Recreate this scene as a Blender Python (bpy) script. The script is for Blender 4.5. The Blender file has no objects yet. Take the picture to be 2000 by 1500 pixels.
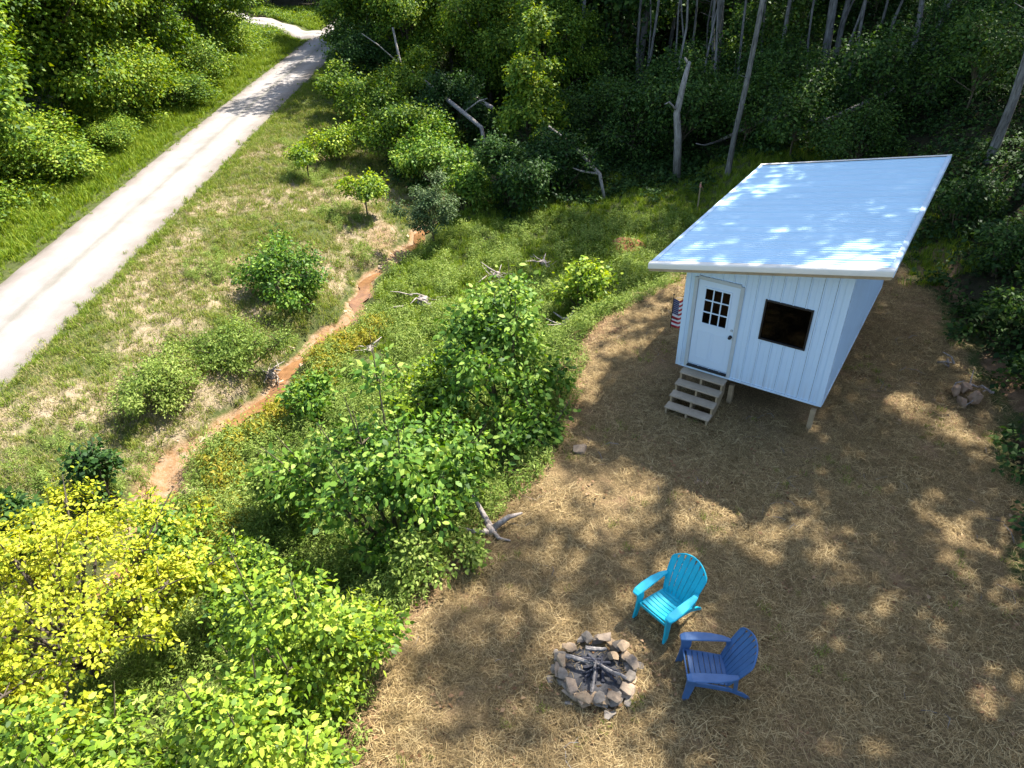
import bpy, math, random
import numpy as np

# ------------------------------------------------------------------ camera, light, exposure
scene = bpy.context.scene
CAM_H = 9.27
PITCH, ROLL = math.radians(34.55), math.radians(-1.56)
cam_data = bpy.data.cameras.new('camera')
cam = bpy.data.objects.new('camera', cam_data)
scene.collection.objects.link(cam)
cam_data.sensor_width = 36.0
cam_data.lens = 36.0 * 1402 / 2000
cam_data.clip_start = 0.1
cam_data.clip_end = 2000
_cp, _sp, _cr, _sr = math.cos(PITCH), math.sin(PITCH), math.cos(ROLL), math.sin(ROLL)
_f = np.array([0, _cp, -_sp]); _r0 = np.array([1., 0, 0]); _u0 = np.array([0, _sp, _cp])
_r = _cr * _r0 + _sr * _u0
_u = -_sr * _r0 + _cr * _u0
from mathutils import Matrix, Vector
M4 = Matrix(((_r[0], _u[0], -_f[0], 0), (_r[1], _u[1], -_f[1], 0), (_r[2], _u[2], -_f[2], CAM_H), (0, 0, 0, 1)))
cam.matrix_world = M4
scene.camera = cam

SUN_AZ, SUN_EL = math.radians(50), math.radians(56)     # azimuth clockwise from +Y
world = bpy.data.worlds.new('World')
scene.world = world
world.use_nodes = True
wn = world.node_tree.nodes
sky = wn.new('ShaderNodeTexSky')
sky.sky_type = 'NISHITA'
sky.sun_disc = False
sky.sun_elevation = SUN_EL
sky.sun_rotation = SUN_AZ
sky.air_density = 1.0
sky.dust_density = 1.5
sky.ozone_density = 0.8
wn['Background'].inputs['Strength'].default_value = 0.13
world.node_tree.links.new(sky.outputs['Color'], wn['Background'].inputs['Color'])
sun_data = bpy.data.lights.new('sun', 'SUN')
sun_data.energy = 5.0
sun_data.angle = math.radians(0.53)
sun_data.color = (1.0, 0.95, 0.87)
sun = bpy.data.objects.new('sun', sun_data)
scene.collection.objects.link(sun)
_sd = Vector((math.sin(SUN_AZ) * math.cos(SUN_EL), math.cos(SUN_AZ) * math.cos(SUN_EL), math.sin(SUN_EL)))
sun.rotation_euler = _sd.to_track_quat('Z', 'Y').to_euler()
sun.location = (20, 17, 40)
scene.view_settings.view_transform = 'Standard'
scene.view_settings.look = 'None'
scene.view_settings.gamma = 1.0
scene.view_settings.exposure = 1.5
scene.cycles.max_bounces = 6
scene.cycles.diffuse_bounces = 3
scene.cycles.transparent_max_bounces = 6
scene.cycles.use_denoising = True

# ------------------------------------------------------------------ helpers
COL = scene.collection
rng = np.random.default_rng(7)
random.seed(7)

def lin(r, g, b):
    def c(v):
        v /= 255.0
        return v / 12.92 if v <= 0.04045 else ((v + 0.055) / 1.055) ** 2.4
    return (c(r), c(g), c(b))

def tag(o, label=None, cat=None, group=None, kind=None):
    if label: o['label'] = label
    if cat: o['category'] = cat
    if group: o['group'] = group
    if kind: o['kind'] = kind
    return o

def empty(name, loc=(0, 0, 0), rz=0.0):
    o = bpy.data.objects.new(name, None)
    o.empty_display_size = 0.2
    o.location = loc
    o.rotation_euler = (0, 0, rz)
    COL.objects.link(o)
    return o

def mesh_obj(name, me, mat=None, parent=None):
    o = bpy.data.objects.new(name, me)
    COL.objects.link(o)
    if mat is not None and not me.materials:
        me.materials.append(mat)
    if parent is not None:
        o.parent = parent
    return o

def np_mesh(name, V, F):
    """V (n,3); F (m,k) with one k."""
    me = bpy.data.meshes.new(name)
    V = np.ascontiguousarray(V, dtype=np.float32); F = np.ascontiguousarray(F, dtype=np.int32)
    m, k = F.shape
    me.vertices.add(len(V)); me.vertices.foreach_set('co', V.ravel())
    me.loops.add(m * k); me.loops.foreach_set('vertex_index', F.ravel())
    me.polygons.add(m)
    me.polygons.foreach_set('loop_start', np.arange(0, m * k, k, dtype=np.int32))
    me.update(calc_edges=True)
    return me

class MB:
    def __init__(self):
        self.v = []; self.f = []
    def add(self, V, F):
        n = len(self.v)
        self.v += [tuple(map(float, p)) for p in V]
        self.f += [tuple(int(i) + n for i in q) for q in F]
        return self
    def box(self, c, s, R=None):
        c = np.array(c, float); h = np.array(s, float) / 2
        P = np.array([[-1,-1,-1],[1,-1,-1],[1,1,-1],[-1,1,-1],[-1,-1,1],[1,-1,1],[1,1,1],[-1,1,1]]) * h
        if R is not None: P = P @ np.array(R).T
        return self.add(P + c, [(0,3,2,1),(4,5,6,7),(0,1,5,4),(1,2,6,5),(2,3,7,6),(3,0,4,7)])
    def hexa(self, P):
        return self.add(P, [(0,3,2,1),(4,5,6,7),(0,1,5,4),(1,2,6,5),(2,3,7,6),(3,0,4,7)])
    def tube(self, pts, rad, n=6, cap=True):
        V, F = tube_arrays(pts, rad, n)
        self.add(V, F)
        if cap:
            k = len(self.v)
            self.f.append(tuple(range(k - n, k)))
            self.f.append(tuple(reversed(range(k - len(V), k - len(V) + n))))
        return self
    def sweep(self, pts, wvec, nvec, widths, thick):
        """a strip of rectangular section along pts; wvec/nvec one vector or one per point."""
        pts = np.array(pts, float); m = len(pts)
        W = np.broadcast_to(np.array(wvec, float), (m, 3)); N = np.broadcast_to(np.array(nvec, float), (m, 3))
        w = np.broadcast_to(np.array(widths, float), (m,)); t = np.broadcast_to(np.array(thick, float), (m,))
        V = []
        for i in range(m):
            a = W[i] * w[i] / 2; b = N[i] * t[i] / 2
            V += [pts[i] - a - b, pts[i] + a - b, pts[i] + a + b, pts[i] - a + b]
        F = []
        for i in range(m - 1):
            o = 4 * i
            for j in range(4):
                k = (j + 1) % 4
                F.append((o + j, o + k, o + 4 + k, o + 4 + j))
        F.append((3, 2, 1, 0)); o = 4 * (m - 1); F.append((o, o + 1, o + 2, o + 3))
        return self.add(V, F)
    def build(self, name, mat=None, parent=None, bevel=0, smooth=False):
        me = bpy.data.meshes.new(name)
        me.from_pydata(self.v, [], self.f)
        me.update()
        if smooth:
            me.polygons.foreach_set('use_smooth', [True] * len(me.polygons))
        o = mesh_obj(name, me, mat, parent)
        if bevel:
            b = o.modifiers.new('bevel', 'BEVEL'); b.width = bevel; b.segments = 1
            b.limit_method = 'ANGLE'
        return o

def tube_arrays(pts, rad, n=6):
    pts = np.array(pts, float); m = len(pts)
    rad = np.broadcast_to(np.array(rad, float), (m,))
    T = np.gradient(pts, axis=0)
    T /= np.linalg.norm(T, axis=1)[:, None] + 1e-9
    ref = np.array([1., 0, 0]) if abs(T[0][0]) < .8 else np.array([0, 1., 0])
    A = np.cross(T, ref); A /= np.linalg.norm(A, axis=1)[:, None] + 1e-9
    B = np.cross(T, A)
    ang = np.arange(n) * 2 * np.pi / n
    V = pts[:, None, :] + rad[:, None, None] * (np.cos(ang)[None, :, None] * A[:, None, :] + np.sin(ang)[None, :, None] * B[:, None, :])
    V = V.reshape(-1, 3)
    i = np.arange(m - 1)[:, None] * n; j = np.arange(n)[None, :]; k = (j + 1) % n
    F = np.stack([i + j, i + k, i + n + k, i + n + j], -1).reshape(-1, 4)
    return V, F

class Tubes:
    """many tubes of quads in one numpy mesh (branches of one plant)."""
    def __init__(self): self.V = []; self.F = []; self.n = 0
    def add(self, pts, rad, n=5):
        V, F = tube_arrays(pts, rad, n)
        self.V.append(V); self.F.append(F + self.n); self.n += len(V)
    def mesh(self, name):
        me = np_mesh(name, np.concatenate(self.V), np.concatenate(self.F))
        me.polygons.foreach_set('use_smooth', [True] * len(me.polygons))
        return me

# ------------------------------------------------------------------ materials
def new_mat(name):
    m = bpy.data.materials.new(name); m.use_nodes = True
    nt = m.node_tree
    return m, nt, nt.nodes, nt.links, nt.nodes['Principled BSDF']

def ramp(nodes, stops, interp='LINEAR'):
    r = nodes.new('ShaderNodeValToRGB'); e = r.color_ramp.elements
    r.color_ramp.interpolation = interp
    while len(e) > len(stops): e.remove(e[-1])
    while len(e) < len(stops): e.new(1.0)
    for el, (p, c) in zip(e, stops):
        el.position = p; el.color = (*c, 1) if len(c) == 3 else c
    return r

def noise(nodes, links, scale, detail=4, rough=.6, coord=None, dist=0.0):
    n = nodes.new('ShaderNodeTexNoise')
    n.inputs['Scale'].default_value = scale; n.inputs['Detail'].default_value = detail
    n.inputs['Roughness'].default_value = rough; n.inputs['Distortion'].default_value = dist
    if coord is not None: links.new(coord, n.inputs['Vector'])
    return n

def solid(name, col, rough=.6, var=.15, scale=6, metallic=0.0, bump=0.0, spec=.5, bscale=None):
    m, nt, N, L, P = new_mat(name)
    tc = N.new('ShaderNodeTexCoord')
    n = noise(N, L, scale, 5, .65, tc.outputs['Object'])
    c = np.array(col)
    r = ramp(N, [(.25, tuple(c * (1 - var))), (.75, tuple(np.minimum(c * (1 + var), 1)))])
    L.new(n.outputs['Fac'], r.inputs['Fac']); L.new(r.outputs['Color'], P.inputs['Base Color'])
    P.inputs['Roughness'].default_value = rough; P.inputs['Metallic'].default_value = metallic
    P.inputs['Specular IOR Level'].default_value = spec
    if bump:
        n2 = noise(N, L, bscale or scale * 6, 4, .6, tc.outputs['Object'])
        b = N.new('ShaderNodeBump'); b.inputs['Strength'].default_value = bump; b.inputs['Distance'].default_value = .02
        L.new(n2.outputs['Fac'], b.inputs['Height']); L.new(b.outputs['Normal'], P.inputs['Normal'])
    return m

def leaf_mat(name, cols, trans=.3, gloss=.35, objvar=.25, rough=.55):
    m, nt, N, L, P = new_mat(name)
    g = N.new('ShaderNodeNewGeometry'); oi = N.new('ShaderNodeObjectInfo')
    k = len(cols)
    r = ramp(N, [(i / (k - 1), c) for i, c in enumerate(cols)])
    mx = N.new('ShaderNodeMath'); mx.operation = 'MULTIPLY_ADD'
    L.new(oi.outputs['Random'], mx.inputs[0]); mx.inputs[1].default_value = objvar; mx.inputs[2].default_value = -objvar / 2
    ad = N.new('ShaderNodeMath'); ad.operation = 'ADD'; ad.use_clamp = True
    L.new(g.outputs['Random Per Island'], ad.inputs[0]); L.new(mx.outputs[0], ad.inputs[1])
    tc = N.new('ShaderNodeTexCoord'); nz = noise(N, L, 1.1, 2, .5, tc.outputs['Object'])
    m2 = N.new('ShaderNodeMath'); m2.operation = 'MULTIPLY_ADD'; L.new(nz.outputs['Fac'], m2.inputs[0]); m2.inputs[1].default_value = 1.1; m2.inputs[2].default_value = -.55
    a2 = N.new('ShaderNodeMath'); a2.operation = 'ADD'; a2.use_clamp = True
    L.new(ad.outputs[0], a2.inputs[0]); L.new(m2.outputs[0], a2.inputs[1])
    L.new(a2.outputs[0], r.inputs['Fac'])
    L.new(r.outputs['Color'], P.inputs['Base Color'])
    P.inputs['Roughness'].default_value = rough; P.inputs['Specular IOR Level'].default_value = gloss * .6
    hs = N.new('ShaderNodeHueSaturation'); hs.inputs['Hue'].default_value = .485; hs.inputs['Saturation'].default_value = 1.12; hs.inputs['Value'].default_value = 1.25
    L.new(r.outputs['Color'], hs.inputs['Color'])
    t = N.new('ShaderNodeBsdfTranslucent'); L.new(hs.outputs['Color'], t.inputs['Color'])
    mix = N.new('ShaderNodeMixShader'); mix.inputs[0].default_value = trans
    L.new(P.outputs[0], mix.inputs[1]); L.new(t.outputs[0], mix.inputs[2])
    L.new(mix.outputs[0], N['Material Output'].inputs['Surface'])
    return m

def bark_mat(name, c1, c2):
    m, nt, N, L, P = new_mat(name)
    tc = N.new('ShaderNodeTexCoord'); mp = N.new('ShaderNodeMapping'); mp.inputs['Scale'].default_value = (9, 9, 1.6)
    L.new(tc.outputs['Object'], mp.inputs['Vector'])
    n = noise(N, L, 1.6, 6, .7, mp.outputs['Vector'], .4)
    r = ramp(N, [(.3, c1), (.72, c2)])
    L.new(n.outputs['Fac'], r.inputs['Fac']); L.new(r.outputs['Color'], P.inputs['Base Color'])
    P.inputs['Roughness'].default_value = .9; P.inputs['Specular IOR Level'].default_value = .2
    b = N.new('ShaderNodeBump'); b.inputs['Strength'].default_value = .7; b.inputs['Distance'].default_value = .03
    L.new(n.outputs['Fac'], b.inputs['Height']); L.new(b.outputs['Normal'], P.inputs['Normal'])
    return m

MT = {}
MT['leaf_green'] = leaf_mat('leaf_green', [(.03,.08,.012), (.075,.17,.02), (.16,.29,.035), (.32,.43,.08)], .33, .35, .25, .5)
MT['leaf_bright'] = leaf_mat('leaf_bright', [(.045,.1,.012), (.13,.23,.02), (.26,.38,.03), (.44,.52,.07)], .34, .4, .25, .5)
MT['leaf_yellow'] = leaf_mat('leaf_yellow', [(.12,.18,.012), (.36,.41,.025), (.54,.56,.045), (.66,.62,.09)], .4)
MT['leaf_dark'] = leaf_mat('leaf_dark', [(.016,.042,.012), (.03,.08,.016), (.055,.12,.022), (.09,.16,.035)])
MT['leaf_forest'] = leaf_mat('leaf_forest', [(.018,.044,.01), (.036,.086,.015), (.066,.135,.021), (.13,.21,.04)])
MT['leaf_roadside'] = leaf_mat('leaf_roadside', [(.035,.085,.01), (.085,.17,.016), (.16,.26,.024), (.31,.38,.04)])
MT['leaf_greygreen'] = leaf_mat('leaf_greygreen', [(.05,.09,.035), (.09,.15,.05), (.13,.19,.075), (.18,.23,.1)])
MT['grass'] = leaf_mat('grass', [(.085,.14,.018), (.16,.23,.03), (.25,.3,.05), (.36,.34,.11)], .3, .2, .5)
MT['grass_lush'] = leaf_mat('grass_lush', [(.07,.13,.012), (.13,.22,.016), (.2,.29,.025), (.29,.35,.05)], .3, .2, .45)
MT['grass_dry'] = leaf_mat('grass_dry', [(.12,.15,.035), (.23,.22,.065), (.34,.29,.12), (.44,.36,.2)], .2, .15, .6)
MT['weed'] = leaf_mat('weed', [(.09,.15,.025), (.17,.25,.045), (.25,.33,.07), (.34,.4,.11)], .35, .2, .5)
MT['weed_gold'] = leaf_mat('weed_gold', [(.15,.17,.012), (.24,.23,.02), (.32,.29,.03), (.38,.29,.05)], .3, .2, .4)
MT['ground_leaf'] = leaf_mat('ground_leaf', [(.014,.036,.01), (.028,.068,.015), (.048,.1,.02), (.085,.15,.034)], .3, .25, .5)
MT['straw'] = leaf_mat('straw', [(.13,.088,.036), (.25,.175,.075), (.38,.275,.125), (.52,.4,.2)], .12, .25, .45)
MT['dead_leaf'] = leaf_mat('dead_leaf', [(.08,.04,.02), (.16,.085,.04), (.26,.15,.075), (.34,.23,.13)], .1, .2, .5)
MT['twig'] = leaf_mat('twig', [(.08,.065,.055), (.16,.14,.12), (.26,.23,.2)], .02, .2, .5)
MT['bark_pale'] = bark_mat('bark_pale', lin(50,47,44), lin(152,148,142))
MT['bark_dark'] = bark_mat('bark_dark', lin(48,42,36), lin(110,100,88))
MT['bark_grey'] = bark_mat('bark_grey', lin(88,82,78), lin(190,182,172))
MT['stem'] = solid('stem', (.1,.08,.045), .8, .3)
MT['white_metal'] = solid('white_metal', (.58,.73,.86), .38, .03, 1.5)
_m = MT['white_metal']; _N = _m.node_tree.nodes; _L = _m.node_tree.links; _P = _N['Principled BSDF']
_tc = _N.new('ShaderNodeTexCoord'); _mp = _N.new('ShaderNodeMapping'); _mp.inputs['Scale'].default_value = (14, 14, .7)
_L.new(_tc.outputs['Object'], _mp.inputs['Vector'])
_nz = noise(_N, _L, 1.0, 5, .6, _mp.outputs['Vector'])
_sx = _N.new('ShaderNodeSeparateXYZ'); _L.new(_tc.outputs['Object'], _sx.inputs[0])
_mr = _N.new('ShaderNodeMapRange'); _mr.inputs['From Min'].default_value = .45; _mr.inputs['From Max'].default_value = -.02; _mr.inputs['To Min'].default_value = .05; _mr.inputs['To Max'].default_value = .5
_L.new(_sx.outputs['Z'], _mr.inputs['Value'])
_rp = ramp(_N, [(.42, (0, 0, 0)), (.75, (1, 1, 1))]); _L.new(_nz.outputs['Fac'], _rp.inputs['Fac'])
_mu = _N.new('ShaderNodeMath'); _mu.operation = 'MULTIPLY'; _L.new(_rp.outputs['Color'], _mu.inputs[0]); _L.new(_mr.outputs[0], _mu.inputs[1])
_mx = _N.new('ShaderNodeMix'); _mx.data_type = 'RGBA'; _L.new(_mu.outputs[0], _mx.inputs[0]); _mx.inputs[7].default_value = (.4, .34, .27, 1)
_L.new(_P.inputs['Base Color'].links[0].from_socket, _mx.inputs[6]); _L.new(_mx.outputs[2], _P.inputs['Base Color'])
MT['roof_metal'] = solid('roof_metal', (.58,.77,.88), .3, .04, .9, 0, 0, .6)
MT['trim_cream'] = solid('trim_cream', (.74,.7,.62), .45, .05, 2)
MT['door_white'] = solid('door_white', (.6,.72,.83), .35, .02, 2)
MT['door_trim'] = solid('door_trim', (.46,.5,.5), .6, .08, 3)
MT['lumber'] = solid('lumber', (.36,.27,.16), .75, .25, 5, 0, .3, .3)
MT['deck_board'] = solid('deck_board', (.38,.3,.21), .75, .2, 5, 0, .3, .3)
MT['plywood'] = solid('plywood', (.13,.085,.045), .7, .2, 3)
MT['orange_wood'] = solid('orange_wood', (.5,.22,.06), .5, .2, 4)
MT['black'] = solid('black', (.012,.012,.013), .4, .2, 4)
MT['charcoal'] = solid('charcoal', (.022,.024,.03), .85, .4, 9, 0, .5)
MT['ash'] = solid('ash', (.07,.068,.07), .95, .5, 14, 0, .8)
MT['stick'] = bark_mat('stick', lin(60,58,62), lin(168,160,152))
MT['stick_char'] = bark_mat('stick_char', lin(24,26,34), lin(92,92,100))
MT['turquoise'] = solid('turquoise', (.006,.41,.54), .5, .14, 5, 0, .06, .4)
MT['blue'] = solid('blue', (.05,.12,.26), .5, .14, 5, 0, .06, .4)
MT['dead_wood'] = bark_mat('dead_wood', lin(92,82,76), lin(196,184,174))
MT['red_clay'] = solid('red_clay', (.34,.12,.06), .95, .35, 4, 0, .8)
MT['root_soil'] = solid('root_soil', (.3,.2,.13), .95, .45, 5, 0, .9)
def stone_mat(name, c):
    m, nt, N, L, P = new_mat(name)
    tc = N.new('ShaderNodeTexCoord'); oi = N.new('ShaderNodeObjectInfo')
    n = noise(N, L, 9, 6, .7, tc.outputs['Object']); n2 = noise(N, L, 45, 4, .7, tc.outputs['Object'])
    c = np.array(c)
    r = ramp(N, [(.28, tuple(c * .55)), (.52, tuple(c)), (.8, tuple(np.minimum(c * 1.35, 1)))])
    L.new(n.outputs['Fac'], r.inputs['Fac'])
    hs = N.new('ShaderNodeHueSaturation'); L.new(r.outputs['Color'], hs.inputs['Color'])
    ma = N.new('ShaderNodeMapRange'); ma.inputs['To Min'].default_value = .7; ma.inputs['To Max'].default_value = 1.35
    L.new(oi.outputs['Random'], ma.inputs['Value']); L.new(ma.outputs[0], hs.inputs['Value'])
    L.new(hs.outputs['Color'], P.inputs['Base Color']); P.inputs['Roughness'].default_value = .9
    b = N.new('ShaderNodeBump'); b.inputs['Strength'].default_value = .6; b.inputs['Distance'].default_value = .015
    L.new(n2.outputs['Fac'], b.inputs['Height']); L.new(b.outputs['Normal'], P.inputs['Normal'])
    return m
MT['stone_grey'] = stone_mat('stone_grey', (.24,.2,.155))
MT['stone_tan'] = stone_mat('stone_tan', (.32,.225,.135))
MT['stone_pink'] = stone_mat('stone_pink', (.26,.195,.135))
MT['pebble'] = stone_mat('pebble', (.5,.38,.26))

def glass_mat():
    m, nt, N, L, P = new_mat('glass')
    tr = N.new('ShaderNodeBsdfTransparent'); tr.inputs['Color'].default_value = (.03,.031,.033,1)
    gl = N.new('ShaderNodeBsdfGlossy'); gl.inputs['Roughness'].default_value = .03; gl.inputs['Color'].default_value = (.9,.95,1,1)
    fr = N.new('ShaderNodeFresnel'); fr.inputs['IOR'].default_value = 1.22
    mx = N.new('ShaderNodeMixShader'); L.new(fr.outputs[0], mx.inputs[0]); L.new(tr.outputs[0], mx.inputs[1]); L.new(gl.outputs[0], mx.inputs[2])
    L.new(mx.outputs[0], N['Material Output'].inputs['Surface'])
    return m
MT['glass'] = glass_mat()

# ------------------------------------------------------------------ terrain
def ss(a,b,x):
    t=np.clip((x-a)/(b-a),0,1); return t*t*(3-2*t)
SY=[-30,0,5,9,12.4,14.9,18,21.5,25.5,29.1,33,40,60,300]
SX=[-9,-8.6,-8.5,-8.3,-7.9,-7.5,-6,-5.1,-4.2,-2.4,.5,4,9,9]
EY=[-30,0,5,6.9,9.1,10.9,13.4,16.2,18,20,23,30,60,300]
EX=[-3.5,-2.6,-2.1,-2.0,-.4,.9,1.5,2.3,4.4,7.0,9.5,10.5,14,14]
BY=[-30,0,6,9,12.8,17.6,24,32,60,300]
BX=[6.5,7.0,8,9.2,10.8,11.8,12.6,13.5,18,18]
def height(x,y):
    x=np.asarray(x,float);y=np.asarray(y,float)
    xs=np.interp(y,SY,SX);xe=np.interp(y,EY,EX);xb=np.interp(y,BY,BX)
    xs=xs+.25*np.sin(y*1.3)+.12*np.sin(y*3.1+1)
    d=x-xs
    # left of the stream
    t=np.clip((-d-.5)/np.maximum(xs-.5+12.3,1),0,1)
    zl=-1.85+1.25*t**.75
    over=np.clip(-16.6-x,0,60)
    zl=zl-.18*np.exp(-((x+17.3)/.7)**2)+.1*over-.0006*over**2
    # right of the stream
    g=np.clip((d-.5)/np.maximum(xe-3.2-xs-.5,.5),0,1)
    zr=-1.85+.5*g
    zr=zr+1.35*ss(xe-3.0,xe+.5,x)
    s=np.maximum(0,x-xb)
    hill=np.where(s<.7,.85*s*s,.4165+.62*(s-.7))
    hill=16*np.tanh(hill/16)
    zr=zr+hill
    z=np.where(d<0,zl,zr)
    z=z-.32*np.exp(-(d/.55)**2)
    z=z+.02*np.maximum(0,y-38)*ss(-12,0,x)
    # unevenness, none on the road
    rough=ss(1.9,3.4,np.abs(x+14.4))
    yard=ss(-.5,.8,x-xe)*(1-ss(0,1.5,x-xb))
    amp=rough*(1-.75*yard)
    z=z+amp*(.07*np.sin(x*1.7+y*.6)+.06*np.sin(y*1.9-x*.8+2)+.035*np.sin(x*4.1-1)*np.sin(y*3.7)+.02*np.sin(x*7.3+y*5.1))
    return z

def xs_at(y):
    y = np.asarray(y, float)
    return np.interp(y, SY, SX) + .25*np.sin(y*1.3) + .12*np.sin(y*3.1+1)
def xe_at(y): return np.interp(y, EY, EX)
def xb_at(y): return np.interp(y, BY, BX)
def wob(x, y, k=1.0, s=0.0):
    x = x * k; y = y * k
    return (np.sin(x*1.31+y*.73+s) + np.sin(y*1.67-x*.59+1.7+s*2) + .7*np.sin(x*2.9-y*1.1+s) * np.sin(y*2.3+.4) + .5*np.sin(x*5.3+y*3.9+2*s)) / 3.2

def zones(x, y):
    xs, xe, xb = xs_at(y), xe_at(y), xb_at(y)
    w = wob(x, y, 1.6)
    d = x - xs
    straw = ss(-.7, .2, x - xe + .5 * w) * (1 - ss(-1.0, .1, x - xb + .5 * w)) * (1 - ss(20.5, 22.5, y + w)) * ss(-8, -3, y)
    wide = .36 + .5 * np.exp(-((y - 12.6) / 1.6) ** 2) * 1.0
    mud = np.exp(-((d + .1) / wide) ** 2) * ss(8, 11, y) * (1 - ss(31, 35, y))
    mud = np.maximum(mud, .6 * np.exp(-(((x + 4.9) / .9) ** 2 + ((y - 26) / 2.2) ** 2)))
    dry = (1 - ss(-1.0, -.2, d)) * ss(-12.9, -11.8, x) * np.clip(.62 + .75 * wob(x, y, .55, 1.0) + .25 * wob(x, y, 1.5, 2.), 0, 1) * (1 - ss(32, 40, y))
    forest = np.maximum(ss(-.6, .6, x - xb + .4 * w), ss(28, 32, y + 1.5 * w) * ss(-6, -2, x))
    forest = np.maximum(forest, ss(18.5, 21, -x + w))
    bank = np.exp(-((x - xe + .35 + .3 * w) / .5) ** 2) * ss(1, 3, y) * (1 - ss(18, 20, y))
    bank = np.maximum(bank, np.exp(-((x - xb - .25 + .3 * w) / .38) ** 2) * np.clip(.55 + .9 * wob(x, y, .8, 3.), 0, 1) * ss(5, 8, y) * (1 - ss(19, 22, y)))
    return straw, mud, dry, forest, bank

def axis(fine0, fine1, step, far0, far1, g=1.16):
    a = list(np.arange(fine0, fine1 + 1e-6, step))
    s = step
    while a[-1] < far1: s *= g; a.append(a[-1] + s)
    s = step; b = [a[0]]
    while b[-1] > far0: s *= g; b.append(b[-1] - s)
    return np.array(b[:0:-1] + a)

gx = axis(-19, 17, .17, -420, 420); gy = axis(2, 33, .18, -300, 700, 1.07)
GX, GY = np.meshgrid(gx, gy)
GZ = height(GX, GY)
nx, ny = len(gx), len(gy)
V = np.stack([GX, GY, GZ], -1).reshape(-1, 3)
ii = (np.arange(ny - 1)[:, None] * nx + np.arange(nx - 1)[None, :]).ravel()
F = np.stack([ii, ii + 1, ii + nx + 1, ii + nx], -1)
ground_me = np_mesh('ground', V, F)
ground_me.polygons.foreach_set('use_smooth', [True] * len(ground_me.polygons))
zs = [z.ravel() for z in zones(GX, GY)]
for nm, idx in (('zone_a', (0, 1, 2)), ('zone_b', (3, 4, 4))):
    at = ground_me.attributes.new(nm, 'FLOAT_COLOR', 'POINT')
    at.data.foreach_set('color', np.stack([zs[i] for i in idx] + [np.ones_like(zs[0])], -1).astype(np.float32).ravel())

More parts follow.
